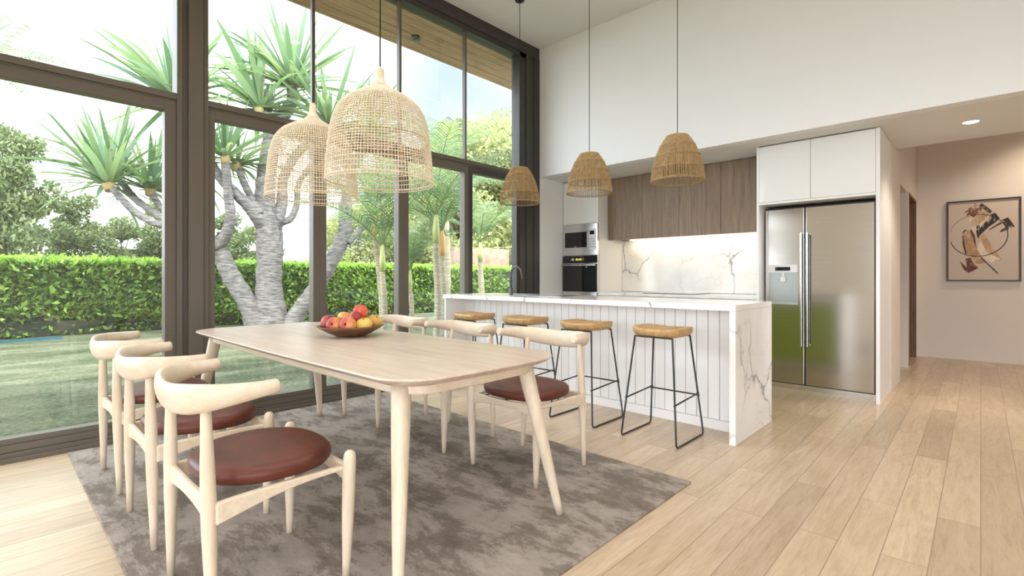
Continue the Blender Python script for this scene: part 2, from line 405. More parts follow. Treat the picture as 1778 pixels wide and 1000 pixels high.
struct('wall_hall_left', MB().box(-.77, -.625, 5.975, 6.69, 0, 2.40).box(-.77, -.648, 6.69, 7.70, 2.13, 3.3).box(-.77, -.648, 7.70, 7.86, 0, 3.3)
       .box(-.77, -.648, 7.86, 8.76, 2.13, 3.3).box(-.77, -.648, 8.76, 8.93, 0, 3.3).box(-.77, -.66, 6.37, 6.69, 2.41, 3.3), M_hall)
struct('trim_doorway', MB().box(-.78, -.64, 7.685, 7.70, 0, 2.13), M_hall)
struct('wall_passage', MB().box(-1.9, -1.78, 6.22, 8.93, 0, 3.3), M_hall)
d1 = struct('door_1', MB().box(-.75, -.70, 7.87, 8.75, .005, 2.12), M_brown)
hb = MB().tube([(-.70, 7.98, .96), (-.655, 7.98, .96)], .009, 8).tube([(-.662, 7.975, .96), (-.662, 8.08, .96)], .008, 8); hb.build('door_handle', M_chrome, d1)
struct('trim_door', MB().box(-.70, -.644, 7.84, 7.87, 0, 2.15).box(-.70, -.644, 8.75, 8.78, 0, 2.15).box(-.70, -.644, 7.87, 8.75, 2.12, 2.15), M_brown)
struct('baseboard_hall', MB().box(-.648, 4.5, 8.915, 8.93, 0, .02), M_hall)
# walls beside and behind the camera, with the openings that let the daylight in
struct('wall_right', MB().box(4.5, 4.7, -5.1, 9.1, 2.75, 4.07).box(4.5, 4.7, -5.1, -4.3, 0, 2.75).box(4.5, 4.7, 3.6, 9.1, 0, 2.75)
       .box(4.5, 4.7, -.5, 3.6, 0, 2.75), M_wall)
struct('wall_behind', MB().box(-4.35, 4.5, -5.1, -4.95, 2.75, 4.07).box(-4.35, -1.2, -5.1, -4.95, 0, 2.75).box(3.9, 4.5, -5.1, -4.95, 0, 2.75), M_hall)

# ------------------------------------------------------------------ glazed wall
def window(nm, y0, y1, stile_l, stile_r, fr, upper_to=None):
    root = empty(nm, (XW, y0, 0)); root['kind'] = 'structure'
    L = y1-y0
    f = MB()
    f.box(-.10, -.015, 0, stile_l, .10, 2.36).box(-.10, -.015, L-stile_r, L, .10, 2.36)
    f.box(-.10, -.015, stile_l, L-stile_r, 2.29, 2.36).box(-.10, -.015, stile_l, L-stile_r, .10, .135)
    f.build('sash_frame', fr, root, bevel=.003)
    MB().box(-.064, -.056, stile_l, L-stile_r, .135, 2.29).build('pane', M_glass, root)
    MB().box(-.064, -.056, .0, L, 2.42, 3.87).build('upper_pane', M_glass, root)
    return root
window('window_1', -2.6, .95, .07, .07, M_frame)
window('window_2', 1.15, 2.02, .05, .06, M_frame)
window('window_3', 2.02, 2.89, .06, .06, M_frame)
window('window_4', 2.89, 3.76, .06, .06, M_frame)
window('window_5', 3.76, 4.60, .06, .04, M_framed)
window('window_6', -4.95, -2.6, .07, .07, M_frame)
struct('trim_transom', MB().box(-4.31, -4.2, -4.95, .95, 2.375, 2.42).box(-4.29, -4.215, -4.95, .95, 2.36, 2.375)
       .box(-4.31, -4.2, 1.15, 4.6, 2.375, 2.42).box(-4.29, -4.215, 1.15, 4.6, 2.36, 2.375), M_frame, bevel=.002)
struct('trim_post', MB().box(-4.33, -4.195, .95, .985, 0, 3.87).box(-4.30, -4.22, .985, 1.02, 0, 3.87).box(-4.33, -4.18, 1.02, 1.115, 0, 3.87).box(-4.33, -4.195, 1.12, 1.15, 0, 3.87), M_frame, bevel=.002)
struct('trim_head', MB().box(-4.35, -4.19, -4.95, YB, 3.93, 4.07).box(-4.33, -4.205, -4.95, YB, 3.87, 3.93), M_framed, bevel=.003)
struct('trim_track', MB().box(-4.35, -4.19, -4.95, YB, 0, .055).box(-4.33, -4.205, -4.95, YB, .055, .10).box(-4.20, -4.165, -4.95, YB, 0, .028), M_frame, bevel=.003)
struct('trim_corner_post', MB().box(-4.34, -4.205, 4.60, 4.72, .1, 3.93).box(-4.34, -4.195, 4.72, 4.86, 0, 3.93).box(-4.34, -4.185, 4.86, YB, 0, 3.93), M_framed, bevel=.003)
for k, y in enumerate((1.975, 2.865, 3.735, -2.6, -.8)):
    struct('trim_mullion_%d' % (k+1), MB().box(-4.28, -4.235, y-.012, y+.012, 2.42, 3.87), M_frame)
# eave outside
struct('trim_eave_boards', MB().box(-5.02, -4.36, -6, 5.9, 3.885, 3.91).box(-5.02, -4.88, -6, 5.9, 3.88, 3.886).box(-4.87, -4.74, -6, 5.9, 3.88, 3.886)
       .box(-4.73, -4.60, -6, 5.9, 3.88, 3.886).box(-4.59, -4.46, -6, 5.9, 3.88, 3.886).box(-4.45, -4.36, -6, 5.9, 3.88, 3.886), M_eave)
struct('trim_fascia', MB().box(-5.06, -5.02, -6, 5.9, 3.872, 4.25).box(-5.02, 4.9, -6, 9.2, 4.25, 4.33).box(-5.02, -4.36, 5.86, 5.9, 3.70, 4.25), M_eave)
el = MB().lathe([(0, 0), (.05, 0), (.05, .045), (0, .045)], 20).build('eave_spotlight', M_gun, None, loc=(-4.75, 3.42, 3.835))
tag(el, 'small round dark spotlight under the timber eave outside', 'light')

# ------------------------------------------------------------------ kitchen
isl = empty('kitchen_island', (-1.16, 3.35, 0), label='long white marble island bench with grooved front panel and waterfall end', cat='kitchen island')
IX0 = -4.165+1.16   # left end, local
MB().box(IX0, 0, 0, .77, .876, .916).build('countertop', M_marble, isl, bevel=.003)
MB().box(-.04, 0, 0, .77, 0, .8755).build('end_panel', M_marble, isl, bevel=.002)
MB().box(IX0, IX0+.02, .02, .75, 0, .8755).build('side_panel', M_satin, isl)
MB().box(IX0+.022, -.042, .30, .74, 0, .8755).build('carcass', M_satin, isl)
pf = MB()
x = -.043; wd = .0842
while x-wd > IX0+.03:
    pf.box(x-wd+.0045, x, .282, .299, .072, .872); x -= wd
pf.build('grooved_panel', M_satin, isl, bevel=.0015)
MB().box(IX0+.022, -.042, .272, .299, 0, .070).build('plinth', M_satin, isl)
gx = [-.044, -.78, -1.52, -2.26, -2.98]
for a, b in zip(gx[1:], gx[:-1]):
    MB().box(a+.004, b-.004, .7405, .758, .06, .79).build('cabinet_door', M_green, isl, bevel=.002)
MB().box(-2.98, -.044, .7405, .7545, .795, .872).build('drawer_rail', M_satin, isl)

fa = empty('kitchen_faucet', (-3.52, 3.72, .9165), label='dark gooseneck faucet standing on the island by the window', cat='faucet')
arc = [(0, 0, .05), (0, 0, .20)]+[(.075-.075*math.cos(a), .0, .205+.085*math.sin(a)) for a in np.linspace(0, PI*.95, 14)]+[(.155, 0, .16)]
MB().tube(arc, .011, 12).build('spout', M_gun, fa)
MB().lathe([(0, 0), (.024, 0), (.024, .006), (.018, .01), (.018, .07), (.012, .075), (0, .075)], 20).build('base', M_gun, fa)
MB().tube([(-.07, 0, .045), (.05, 0, .045)], .008, 10).tube([(-.07, 0, .03), (-.07, 0, .075)], .006, 8).build('lever', M_gun, fa)
sk_ = tag(MB().box(-3.32, -2.82, 3.66, 3.98, .9165, .9185).build('sink_rim', M_steel2, None, bevel=.001), 'steel undermount sink rim set into the island top', 'sink')

# oven tower
tw = empty('oven_tower', (-4.195, 5.49, 0), label='tall white cabinet holding microwave and oven at the window end', cat='cabinet')
TW = .57
MB().box(0, TW, .02, .605, .10, 2.395).build('carcass', M_satin, tw)
MB().box(0, TW, .06, .6, 0, .10).build('plinth', M_satin, tw)
MB().box(.003, TW-.003, 0, .018, 1.815, 2.39).build('upper_door', M_gloss, tw, bevel=.0015)
MB().box(.003, TW-.003, 0, .018, .105, .82).build('lower_door', M_gloss, tw, bevel=.0015)
mw = empty('microwave_oven', (-4.19, 5.488, 1.39), label='built-in silver microwave oven in the tall cabinet above the oven', cat='microwave')
W_ = .56
MB().box(0, W_, -.012, .019, 0, .415).build('trim_frame', M_steel2, mw, bevel=.003)
MB().box(.03, .43, -.026, -.0125, .07, .345).build('door', M_steel2, mw, bevel=.002)
MB().box(.045, .40, -.030, -.0265, .105, .31).build('door_window', M_oveng, mw, bevel=.001)
MB().box(.437, W_-.03, -.022, -.0125, .07, .345).build('control_panel', M_plas, mw, bevel=.002)
bt = MB()
for r in range(4):
    for c in range(3): bt.box(.447+c*.026, .447+c*.026+.018, -.025, -.0225, .10+r*.035, .10+r*.035+.02)
bt.build('buttons', M_grey, mw)
MB().box(.447, .515, -.025, -.0225, .27, .32).build('display', M_oveng, mw)
MB().box(.20, .235, -.0315, -.0305, .113, .119).build('badge', M_plas, mw)
ov = empty('wall_oven', (-4.19, 5.488, .83), label='built-in black glass oven with a silver bar handle below the microwave', cat='oven')
MB().box(0, W_, -.012, .019, 0, .555).build('trim_frame', M_steel2, ov, bevel=.002)
MB().box(0, W_, -.022, -.0125, .455, .553).build('control_panel', M_oveng, ov, bevel=.002)
MB().box(.005, W_-.005, -.03, -.0125, .075, .447).build('door', M_oveng, ov, bevel=.003)
MB().box(.005, W_-.005, -.03, -.0125, .004, .07).build('lower_strip', M_steel2, ov, bevel=.002)
MB().tube([(.01, -.062, .428), (W_-.01, -.062, .428)], .011, 12).box(.03, .045, -.06, -.03, .42, .436).box(W_-.045, W_-.03, -.06, -.03, .42, .436).build('handle', M_steel2, ov)
for kx in (.185, .345):
    kb = MB(); kb.tube([(kx, -.022, .505), (kx, -.045, .505)], .019, 20); kb.build('knob', M_chrome, ov)
dg = MB()
for k in range(4):
    dx = .222+k*.024+(.006 if k > 1 else 0)
    dg.box(dx, dx+.014, -.0235, -.0225, .512, .516).box(dx, dx+.003, -.0235, -.0225, .497, .514).box(dx+.011, dx+.014, -.0235, -.0225, .497, .514).box(dx, dx+.014, -.0235, -.0225, .495, .498)
dg.build('clock_digits', M_digit, ov)
MB().lathe([(0, 0), (.008, 0), (.008, .002), (0, .002)], 12).build('badge', M_chrome, ov, loc=(.40, -.0315, .40)).rotation_euler = (PI/2, 0, 0)

# wood wall cabinet
wc = empty('wall_cabinet', (-3.61, 5.70, 1.60), label='long grey-brown wood veneer wall cabinet above the marble splashback', cat='cabinet')
CW = 1.965
MB().box(0, CW, .021, .398, .004, .795).build('carcass', M_cab, wc)
n4 = 4
for k in range(n4):
    MB().box(k*CW/n4+.002, (k+1)*CW/n4-.002, 0, .02, -.012, .795).build('cabinet_door', M_cab, wc, bevel=.001)
ls = tag(MB().box(-3.45, -1.66, 5.98, 6.0, 1.592, 1.602).build('led_light_strip', M_led), 'warm light strip along the underside of the wood wall cabinet', 'light strip')
la = bpy.data.lights.new('led_strip_light', 'AREA'); la.shape = 'RECTANGLE'; la.size = 1.75; la.size_y = .02; la.energy = 1.5; la.color = (1, .83, .58)
lo = bpy.data.objects.new('led_strip_light', la); COL.objects.link(lo); lo.location = (-2.55, 5.99, 1.588); lo.rotation_euler = (math.radians(18), 0, 0)
tag(MB().box(-3.622, -1.64, 6.08, 6.099, .905, 1.595).build('marble_splashback', M_marble), 'white marble splashback slab with grey veins behind the counter', 'splashback')
rc = empty('rear_counter', (-3.62, 5.50, 0), label='marble-topped base cabinet run under the splashback behind the island', cat='cabinet')
MB().box(0, 1.98, -.02, .575, .865, .90).build('countertop', M_marble, rc, bevel=.002)
MB().box(0, 1.98, .02, .575, .10, .864).build('carcass', M_satin, rc)
MB().box(0, 1.98, .06, .575, 0, .10).build('plinth', M_satin, rc)
for k in range(4): MB().box(k*.495+.002, (k+1)*.495-.002, 0, .019, .105, .86).build('cabinet_door', M_gloss, rc, bevel=.001)
tag(MB().box(-3.02, -2.38, 5.54, 6.03, .9005, .907).build('cooktop', M_oveng, None, bevel=.001), 'black glass cooktop lying on the rear counter below the splashback', 'cooktop')

# fridge enclosure and fridge
fc = empty('fridge_cabinet', (-1.632, 5.30, 0), label='white gloss surround with two doors above the refrigerator', cat='cabinet')
MB().box(0, .022, 0, .79, 0, 2.395).build('side_panel', M_satin, fc, bevel=.001)
MB().box(.970, 1.0, 0, .67, 0, 2.395).build('side_panel', M_satin, fc, bevel=.001)
MB().box(.0225, .9695, .02, .67, 1.815, 2.395).build('carcass', M_satin, fc)
MB().box(.0225, .9695, .0, .019, 1.815, 1.835).build('bottom_rail', M_satin, fc)
MB().box(.024, .470, .0, .018, 1.838, 2.388).build('cabinet_door', M_gloss, fc, bevel=.001)
MB().box(.474, .968, .0, .018, 1.838, 2.388).build('cabinet_door', M_gloss, fc, bevel=.001)
fr = empty('refrigerator', (-1.598, 5.45, 0), label='stainless steel side by side refrigerator with water dispenser', cat='refrigerator')
FW = .915
MB().box(0, FW, .03, .515, .01, 1.79).build('body', M_black, fr)
MB().box(.003, .353, 0, .029, .055, 1.775).build('freezer_door', M_steel, fr, bevel=.006, seg=3)
MB().box(.364, FW-.006, 0, .029, .055, 1.775).build('fridge_door', M_steel, fr, bevel=.006, seg=3)
MB().box(.0, FW, .005, .029, .0, .048).build('kick_plate', M_steel2, fr)
for hx in (.335, .385):
    h = MB(); h.box(hx-.009, hx+.009, -.05, -.035, .43, 1.53).box(hx-.008, hx+.008, -.036, -.0005, .45, .48).box(hx-.008, hx+.008, -.036, -.0005, 1.48, 1.51)
    hh = h.build('door_handle', M_steel2, fr, bevel=.004)
    MB().box(hx+.010, hx+.016, -.05, -.034, .45, 1.51).build('dark_grip', M_black, hh)
dp = MB().box(.035, .30, -.006, -.0005, 1.145, 1.222).build('dispenser_panel', M_plas, fr, bevel=.003)
MB().box(.095, .232, -.0085, -.0065, 1.163, 1.20).build('display', M_oveng, dp)
MB().box(.035, .30, -.003, -.0005, .83, 1.144).build('dispenser_recess', mat('dispenser_grey', (.40, .42, .41), .3, metal=.6), fr, bevel=.002)
MB().box(.148, .192, -.02, -.0035, 1.055, 1.10).box(.16, .18, -.014, -.0035, 1.10, 1.143).build('dispenser_spout', M_plas, fr, bevel=.003)
MB().box(.036, .30, -.012, -.0035, .83, .85).build('drip_tray', M_grey, fr)

# ------------------------------------------------------------------ downlights
def downlight(x, y, z, label, group=None, col=(1, .97, .97), power=LAMP_W):
    r = empty('recessed_downlight', (x, y, z), label=label, cat='light', group=group)
    MB().lathe([(.052, 0), (.062, -.004), (.062, -.0005)], 28).build('trim_ring', M_plas, r)
    MB().lathe([(0, -.001), (.052, -.001)], 28).build('lens', M_lamp, r)
    l = bpy.data.lights.new('downlight_beam', 'SPOT'); l.energy = power; l.color = col; l.spot_size = math.radians(125); l.spot_blend = .7; l.shadow_soft_size = .12
    lo = bpy.data.objects.new('downlight_beam', l); COL.objects.link(lo); lo.parent = r; lo.location = (0, 0, -.012)
    return r
downlight(-.06, 5.68, 2.40, 'round recessed downlight in the low ceiling by the hallway', col=(1, .88, .72), power=48)
downlight(.75, 8.25, 3.3, 'round recessed downlight high over the hallway wall', col=(1, .84, .66), power=85)
for (x, y) in DOWN: downlight(x, y, 4.07, 'round recessed high ceiling downlight, from a set mostly added as fill light', 'downlights in the high ceiling')  # those ahead of the back row are unseen, added to brighten floor and table
for (x, y) in [(1.6, 5.68)]: downlight(x, y, 2.40 if y < 6 else 3.3, 'round recessed downlight in the low ceiling, further right than the hallway one', 'low ceiling downlights')

# ------------------------------------------------------------------ framed picture
pc = empty('framed_picture', (-.335, 8.925, 1.045), label='abstract brown and black brushstroke print in a thin dark frame', cat='picture')
PW, PH = .705, 1.065
f = MB(); t_ = .018
f.box(0, PW, -.03, 0, 0, t_).box(0, PW, -.03, 0, PH-t_, PH).box(0, t_, -.03, 0, t_, PH-t_).box(PW-t_, PW, -.03, 0, t_, PH-t_)
f.build('frame', mat('dark_picture_frame', lin(52, 42, 36), .4), pc, bevel=.001)
MB().box(t_, PW-t_, -.014, -.004, t_, PH-t_).build('paper', M_paper, pc)
def ink(name, col):
    def f(t, b, o):
        nz = t('ShaderNodeTexNoise', Vector=mapped(t, objco(t), (1, 1, .35), (0, .6, 0)), Scale=42.0, Detail=6.0, Roughness=.7)
        n2 = t('ShaderNodeTexNoise', Vector=objco(t), Scale=9.0, Detail=4.0, Roughness=.6)
        q = t.math('ADD', t.math('MULTIPLY', nz.outputs[0], .5), t.math('MULTIPLY', n2.outputs[0], .5))
        c = t.ramp(q, [(.40, col), (.53, tuple(x*1.25+.01 for x in col)), (.60, lin(200, 182, 164))]); t.l.new(c, b.inputs['Base Color'])
    return mat('ink_'+name, col, .6, build=f)
def art(name, poly, col, lay):   # poly in crop pixels of the print
    q = [((a-85)/757*PW, (925-b)/800*PH) for a, b in poly]
    y0 = -.0142-.0004*lay
    m = MB().prism(q, y0-.0003, y0, 'y')
    fix_normals(m.build(name, ink(name, col), pc))
art('grey_wash', [(330, 300), (400, 270), (520, 285), (470, 350), (400, 470), (360, 430), (320, 380)], lin(206, 190, 168), 1)
art('tan_brush_stroke', [(262, 430), (300, 412), (345, 415), (380, 480), (395, 560), (430, 650), (500, 740), (430, 755), (390, 745), (330, 660), (290, 640), (262, 540)], lin(168, 130, 92), 1)
art('tan_swash', [(470, 450), (520, 520), (570, 610), (660, 715), (590, 738), (500, 700), (440, 640), (410, 600), (420, 520)], lin(182, 148, 110), 1)
art('pale_swash', [(440, 500), (500, 640), (640, 710), (560, 745), (460, 690), (405, 610)], lin(216, 200, 180), 2)
art('rust_brush_stroke', [(268, 250), (320, 205), (390, 160), (460, 215), (440, 245), (370, 300), (335, 270), (290, 280), (318, 238)], lin(112, 66, 40), 2)
art('sand_patch', [(380, 300), (450, 240), (540, 260), (480, 330), (420, 370), (350, 390), (345, 330)], lin(172, 142, 108), 2)
art('olive_black_stroke', [(425, 180), (455, 162), (490, 185), (560, 245), (540, 268), (470, 220)], lin(56, 46, 36), 3)
art('black_brush_stroke', [(400, 375), (425, 370), (440, 400), (520, 320), (545, 275), (590, 262), (635, 320), (600, 350), (520, 400), (440, 470), (415, 510), (396, 440)], lin(44, 36, 36), 3)
art('dark_plum_stroke', [(630, 455), (655, 425), (700, 400), (640, 340), (715, 314), (782, 405), (720, 430)], lin(50, 36, 36), 3)
art('speckled_stroke', [(520, 430), (560, 400), (640, 355), (660, 370), (590, 400), (545, 425)], lin(96, 62, 44), 4)
art('dark_edge_stroke', [(253, 440), (280, 412), (305, 412), (275, 440), (272, 540), (300, 650), (285, 655), (255, 550)], lin(60, 40, 34), 3)
art('brown_edge_stroke', [(325, 420), (350, 412), (385, 480), (398, 580), (375, 540), (350, 460)], lin(88, 54, 38), 3)
art('lower_rust_stroke', [(222, 720), (245, 740), (300, 790), (285, 700), (340, 690), (365, 740), (420, 795), (380, 815), (320, 842), (270, 810)], lin(98, 54, 34), 3)
art('fine_brush_line', [(450, 690), (560, 790), (590, 815), (622, 848), (628, 856), (588, 838), (556, 800), (446, 698)], lin(36, 30, 28), 4)
def artline(name, pts, ws, col, lay):
    V = [Vector(((a-85)/757*PW, 0, (925-b)/800*PH)) for a, b in pts]; L = []; Rr = []
    for i, p in enumerate(V):
        t = (V[min(i+1, len(V)-1)]-V[max(i-1, 0)]).normalized(); nn = Vector((-t.z, 0, t.x))*ws[i]/2
        L.append(p+nn); Rr.append(p-nn)
    y0 = -.0142-.0004*lay
    m = MB(); k = len(V)
    m.add([(p.x, y0, p.z) for p in L]+[(p.x, y0, p.z) for p in Rr], [(i, i+1, k+i+1, k+i) for i in range(k-1)]); m.build(name, mat('ink_'+name, col, .6), pc)
el_pts, el_w = [], []
for i in range(46):
    a = math.radians(195+i*7.4)
    el_pts.append((415-298*-math.cos(a)*1.0, 475+205*-math.sin(a))); tt = i/45
    el_w.append(.009*(1-abs(tt-.35)*1.25)+.0015)
artline('circling_line', el_pts, el_w, lin(40, 32, 30), 5)

# ------------------------------------------------------------------ rug
tag(MB().box(-4.13, -1.125, .357, 2.59, .0005, .011).build('area_rug', M_rug, None, bevel=.003), 'large mottled grey-brown rug lying under the dining table', 'rug')
RZ = .0112

# ------------------------------------------------------------------ dining table
TX, TY = -2.60, 1.38; HL, HW = 1.245, .462
tb = empty('dining_table', (TX, TY, RZ), label='long pale wood dining table with rounded corners and splayed legs', cat='table')
def rrect(hl, hw, r, bow=.0, nseg=10):
    pts = []
    for (cx, cy, a0) in ((hl-r, hw-r, 0), (-hl+r, hw-r, 90), (-hl+r, -hw+r, 180), (hl-r, -hw+r, 270)):
        for k in range(nseg+1):
            a = math.radians(a0+90*k/nseg); pts.append((cx+r*math.cos(a), cy+r*math.sin(a)))
    out = []
    for (x, y) in pts: out.append((x, y))
    return out
def superell(hl, hw, r, bowl, boww, N=96):
    """rounded rectangle whose sides bow outwards a little"""
    base = rrect(hl-bowl, hw-boww, r, nseg=12); out = []
    P = []
    for i, (x, y) in enumerate(base):
        P.append((x, y)); x2, y2 = base[(i+1) % len(base)]
        d = math.hypot(x2-x, y2-y)
        if d > .2:
            m = int(d/.1)
            for k in range(1, m): P.append((x+(x2-x)*k/m, y+(y2-y)*k/m))
    for (x, y) in P:
        out.append((x+math.copysign(bowl, x)*(1-(y/hw)**2)*min(1, abs(x)/hl)**4, y+math.copysign(boww, y)*(1-(x/hl)**2)*min(1, abs(y)/hw)**4))
    return out
TH = .75-RZ
tops = superell(HL, HW, .16, .03, .02)
def ring(pts, inset, z):
    return [(x-math.copysign(min(inset, abs(x)), x)*abs(x)/math.hypot(x, y)*1.0 - 0, y-math.copysign(min(inset, abs(y)), y)*min(1, abs(y)/HW*1.0), z) for x, y in pts]
def offs(pts, d, z):
    n_ = len(pts); o_ = []
    for i, (x, y) in enumerate(pts):
        (xa, ya), (xb, yb) = pts[i-1], pts[(i+1) % n_]
        tx, ty = xb-xa, yb-ya; l = math.hypot(tx, ty) or 1
        o_.append((x-ty/l*d, y+tx/l*d, z))
    return o_
m = MB().loft([offs(tops, .05, TH-.034), offs(tops, .018, TH-.020), offs(tops, .003, TH-.009), offs(tops, 0, TH-.006), offs(tops, .001, TH-.002), offs(tops, .004, TH)], smooth=False)
tt = fix_normals(m.build('tabletop', M_table, tb))
# apron
apr = superell(HL-.085, HW-.085, .12, .02, .02)
fix_normals(MB().loft([offs(apr, .004, TH-.075), offs(apr, 0, TH-.070), offs(apr, 0, TH-.0345)], smooth=False).build('apron', M_ashx, tb))
for sx in (-1, 1):
    for sy in (-1, 1):
        top = Vector((sx*1.06, sy*.335, TH-.045)); ft = Vector((sx*1.19, sy*.437, 0)); pts = []; rr = []
        for k in range(13):
            q = k/12; pts.append(ft.lerp(top, q)); rr.append(.0165+.020*min(1, q/.9)**.85)
        pts = [p for p in pts]; pts[0].z = .001
        MB().tube(pts, rr, 18).build('leg', M_ash, tb)

# ------------------------------------------------------------------ dining chairs
def catmull(P, n_):
    P = [Vector(p) for p in P]; out = []
    Q = [2*P[0]-P[1]]+P+[2*P[-1]-P[-2]]
    segs = len(P)-1
    for i in range(n_):
        u = i/(n_-1)*segs; k = min(int(u), segs-1); t = u-k; a, b, c, d = Q[k:k+4]
        out.append(.5*((2*b)+(c-a)*t+(2*a-5*b+4*c-d)*t*t+(-a+3*b-3*c+d)*t**3))
    return out
def make_chair():
    ch = empty('dining_chair', (0, 0, RZ))
    # backrest: bent rail, tall and thin behind the sitter, round at the arm tips
    half = [(.288, -.045, .757), (.283, -.12, .752), (.255, -.195, .744), (.19, -.245, .734), (.10, -.270, .724), (0, -.278, .720)]
    path = half+[(-x, y, z) for x, y, z in reversed(half[:-1])]
    path = [(x, y, z-RZ) for x, y, z in path]
    C = catmull(path, 41); fl = []
    for i in range(41):
        q = abs(i/40*2-1)        # 1 at tips
        e = 1-q
        hgt = .0235+(.049-.0235)*(3*min(1, e/.75)**2-2*min(1, e/.75)**3); th = .0235+.003*math.sin(PI*min(1, e*1.4))-.007*max(0, (e-.55)/.45)
        fl.append((hgt, th))
    # rounded ends
    t0 = (C[0]-C[1]).normalized(); t1 = (C[-1]-C[-2]).normalized()
    C2 = [C[0]+t0*.006]+C+[C[-1]+t1*.006]; fl2 = [(fl[0][0]*.75, fl[0][1]*.75)]+fl+[(fl[-1][0]*.75, fl[-1][1]*.75)]
    MB().tube(C2, .02, 18, flat=fl2).build('backrest', M_ashx, ch)
    # seat pad
    out = []
    N = 56
    def sring(sc, z):
        r_ = []
        for k in range(N):
            a = 2*PI*k/N; ca, sa = math.cos(a), math.sin(a); e = 2.35
            x = math.copysign(abs(ca)**(2/e), ca)*.245*sc; y = math.copysign(abs(sa)**(2/e), sa)*.222*sc
            x *= (1+.06*(y/.222))           # a little wider at the front
            r_.append((x, y+.012, z))
        return r_
    fix_normals(MB().loft([sring(.90, .424), sring(.955, .426), sring(.985, .436), sring(1.0, .450), sring(.992, .462), sring(.955, .472), sring(.86, .479), sring(.6, .480), sring(.3, .477), sring(.05, .476)]).build('seat', M_leather, ch))
    for sx in (-1, 1):
        # front leg: fat in the middle, rounded stub beside the seat
        a = Vector((sx*.24, .215, .001)); b = Vector((sx*.255, .222, .468)); zs = [0, .15, .35, .55, .75, .88, .94, .965, .985, .996, 1.0]; rr = [.0125, .0150, .0190, .0218, .0232, .0230, .0222, .0205, .0165, .010, .002]
        MB().tube([a.lerp(b, q) for q in zs], rr, 16).build('leg', M_ash, ch)
        a = Vector((sx*.24, -.213, .001)); b = Vector((sx*.205, -.222, .705)); zs = [0, .15, .3, .45, .6, .75, .9, 1]; rr = [.0125, .015, .0185, .0215, .0225, .020, .0165, .014]
        MB().tube([a.lerp(b, q) for q in zs], rr, 16).build('leg', M_ash, ch)
        # arched side rail
        o_ = []
        for k in range(13):
            q = k/12; y = -.205+.415*q; o_.append((y, .345+.045*math.sin(min(1, q*1.3)*PI/2)+.008*q))
        top = [(-.205+.415*k/12, .412+.006*math.sin(PI*k/12)) for k in range(12, -1, -1)]
        x0 = sx*.236
        fix_normals(MB().prism(o_+top, x0-.011, x0+.011, 'x').build('side_rail', M_ashx, ch, bevel=.005))
    for y, z0, z1 in ((.216, .375, .418), (-.216, .365, .418)):
        o_ = []
        for k in range(13):
            q = k/12*2-1; o_.append((q*.232, z0-.022*q*q+.006))
        top = [(x, z1) for x in (.232, -.232)]
        fix_normals(MB().prism(o_+top, y-.010, y+.010, 'y').build('cross_rail', M_ashx, ch, bevel=.005))
    return ch
chair0 = make_chair()
CH = [(-1.905, .68, 0, 'pale wood elbow chair with brown leather seat, nearest to the camera on the near side'),
      (-2.643, .68, 0, 'pale wood elbow chair with brown leather seat, middle of three on the near side'),
      (-3.383, .68, 0, 'pale wood elbow chair with brown leather seat, nearest the window on the near side'),
      (-1.912, 2.17, PI, 'pale wood elbow chair behind the right end of the table facing the camera'),
      (-2.660, 2.17, PI, 'pale wood elbow chair behind the middle of the table, facing the camera'),
      (-3.415, 2.17, PI, 'pale wood elbow chair behind the fruit bowl at the far window end')]
for i, (x, y, rz, lb) in enumerate(CH):
    c = chair0 if i == 0 else copy_tree(chair0)
    c.location = (x, y, RZ); c.rotation_euler = (0, 0, rz); tag(c, lb, 'chair', 'dining chairs around the table')

# ------------------------------------------------------------------ bar stools
def make_stool():
    st = empty('bar_stool')
    N = 16; M_ = 12
    # saddle seat: grid top, thick rounded rim
    def sr(sc, z, dish=0.0, yo=0):
        r_ = []
        for k in range(64):
            a = 2*PI*k/64; ca, sa = math.cos(a), math.sin(a); e = 4.2
            x = math.copysign(abs(ca)**(2/e), ca)*.182*sc; y = math.copysign(abs(sa)**(2/e), sa)*.152*sc
            zz = z+.014*(x/.182)**2*(1 if dish else .25)
            r_.append((x, y, zz))
        return r_
    fix_normals(MB().loft([sr(.62, .690), sr(.80, .692), sr(.92, .700), sr(.985, .718), sr(1.0, .735, 1), sr(.985, .744, 1), sr(.93, .747, 1), sr(.8, .742, 1), sr(.5, .735, 1), sr(.1, .733, 1)]).build('seat', M_stool, st))
    r = .0062
    for sx in (-1, 1):
        t1 = Vector((sx*.137, -.135, .695)); b1 = Vector((sx*.20, -.212, r)); b2 = Vector((sx*.20, .212, r)); t2 = Vector((sx*.137, .135, .695))
        u1 = (b1-t1).normalized()
        pts = [t1, b1-u1*.03, b1-u1*.012+Vector((0, .003, 0)), b1+Vector((0, .014, 0)), b1+Vector((0, .03, 0)), b2-Vector((0, .03, 0)), b2-Vector((0, .014, 0))]
        u2 = (b2-t2).normalized(); pts += [b2-u2*.012-Vector((0, .003, 0)), b2-u2*.03, t2]
        MB().tube(pts, r, 10).build('leg_frame', M_blackm, st)
        q = .62; fa_ = t1.lerp(b1, q); fb_ = t2.lerp(b2, q-.03)
        ex = (fb_-fa_).normalized()*.012
        MB().tube([fa_-ex, fb_+ex], .0055, 10).build('side_rung', M_blackm, st)
    a = Vector((-.137, .135, .695)).lerp(Vector((-.2, .212, 0)), .60); b = Vector((.137, .135, .695)).lerp(Vector((.2, .212, 0)), .60)
    MB().tube([a-Vector((.01, 0, 0)), b+Vector((.01, 0, 0))], .0055, 10).build('footrest', M_blackm, st)
    for yb in (-.135, .135): MB().tube([(-.137, yb, .692), (.137, yb, .692)], .0055, 8).build('seat_bracket', M_blackm, st)
    return st
st0 = make_stool()
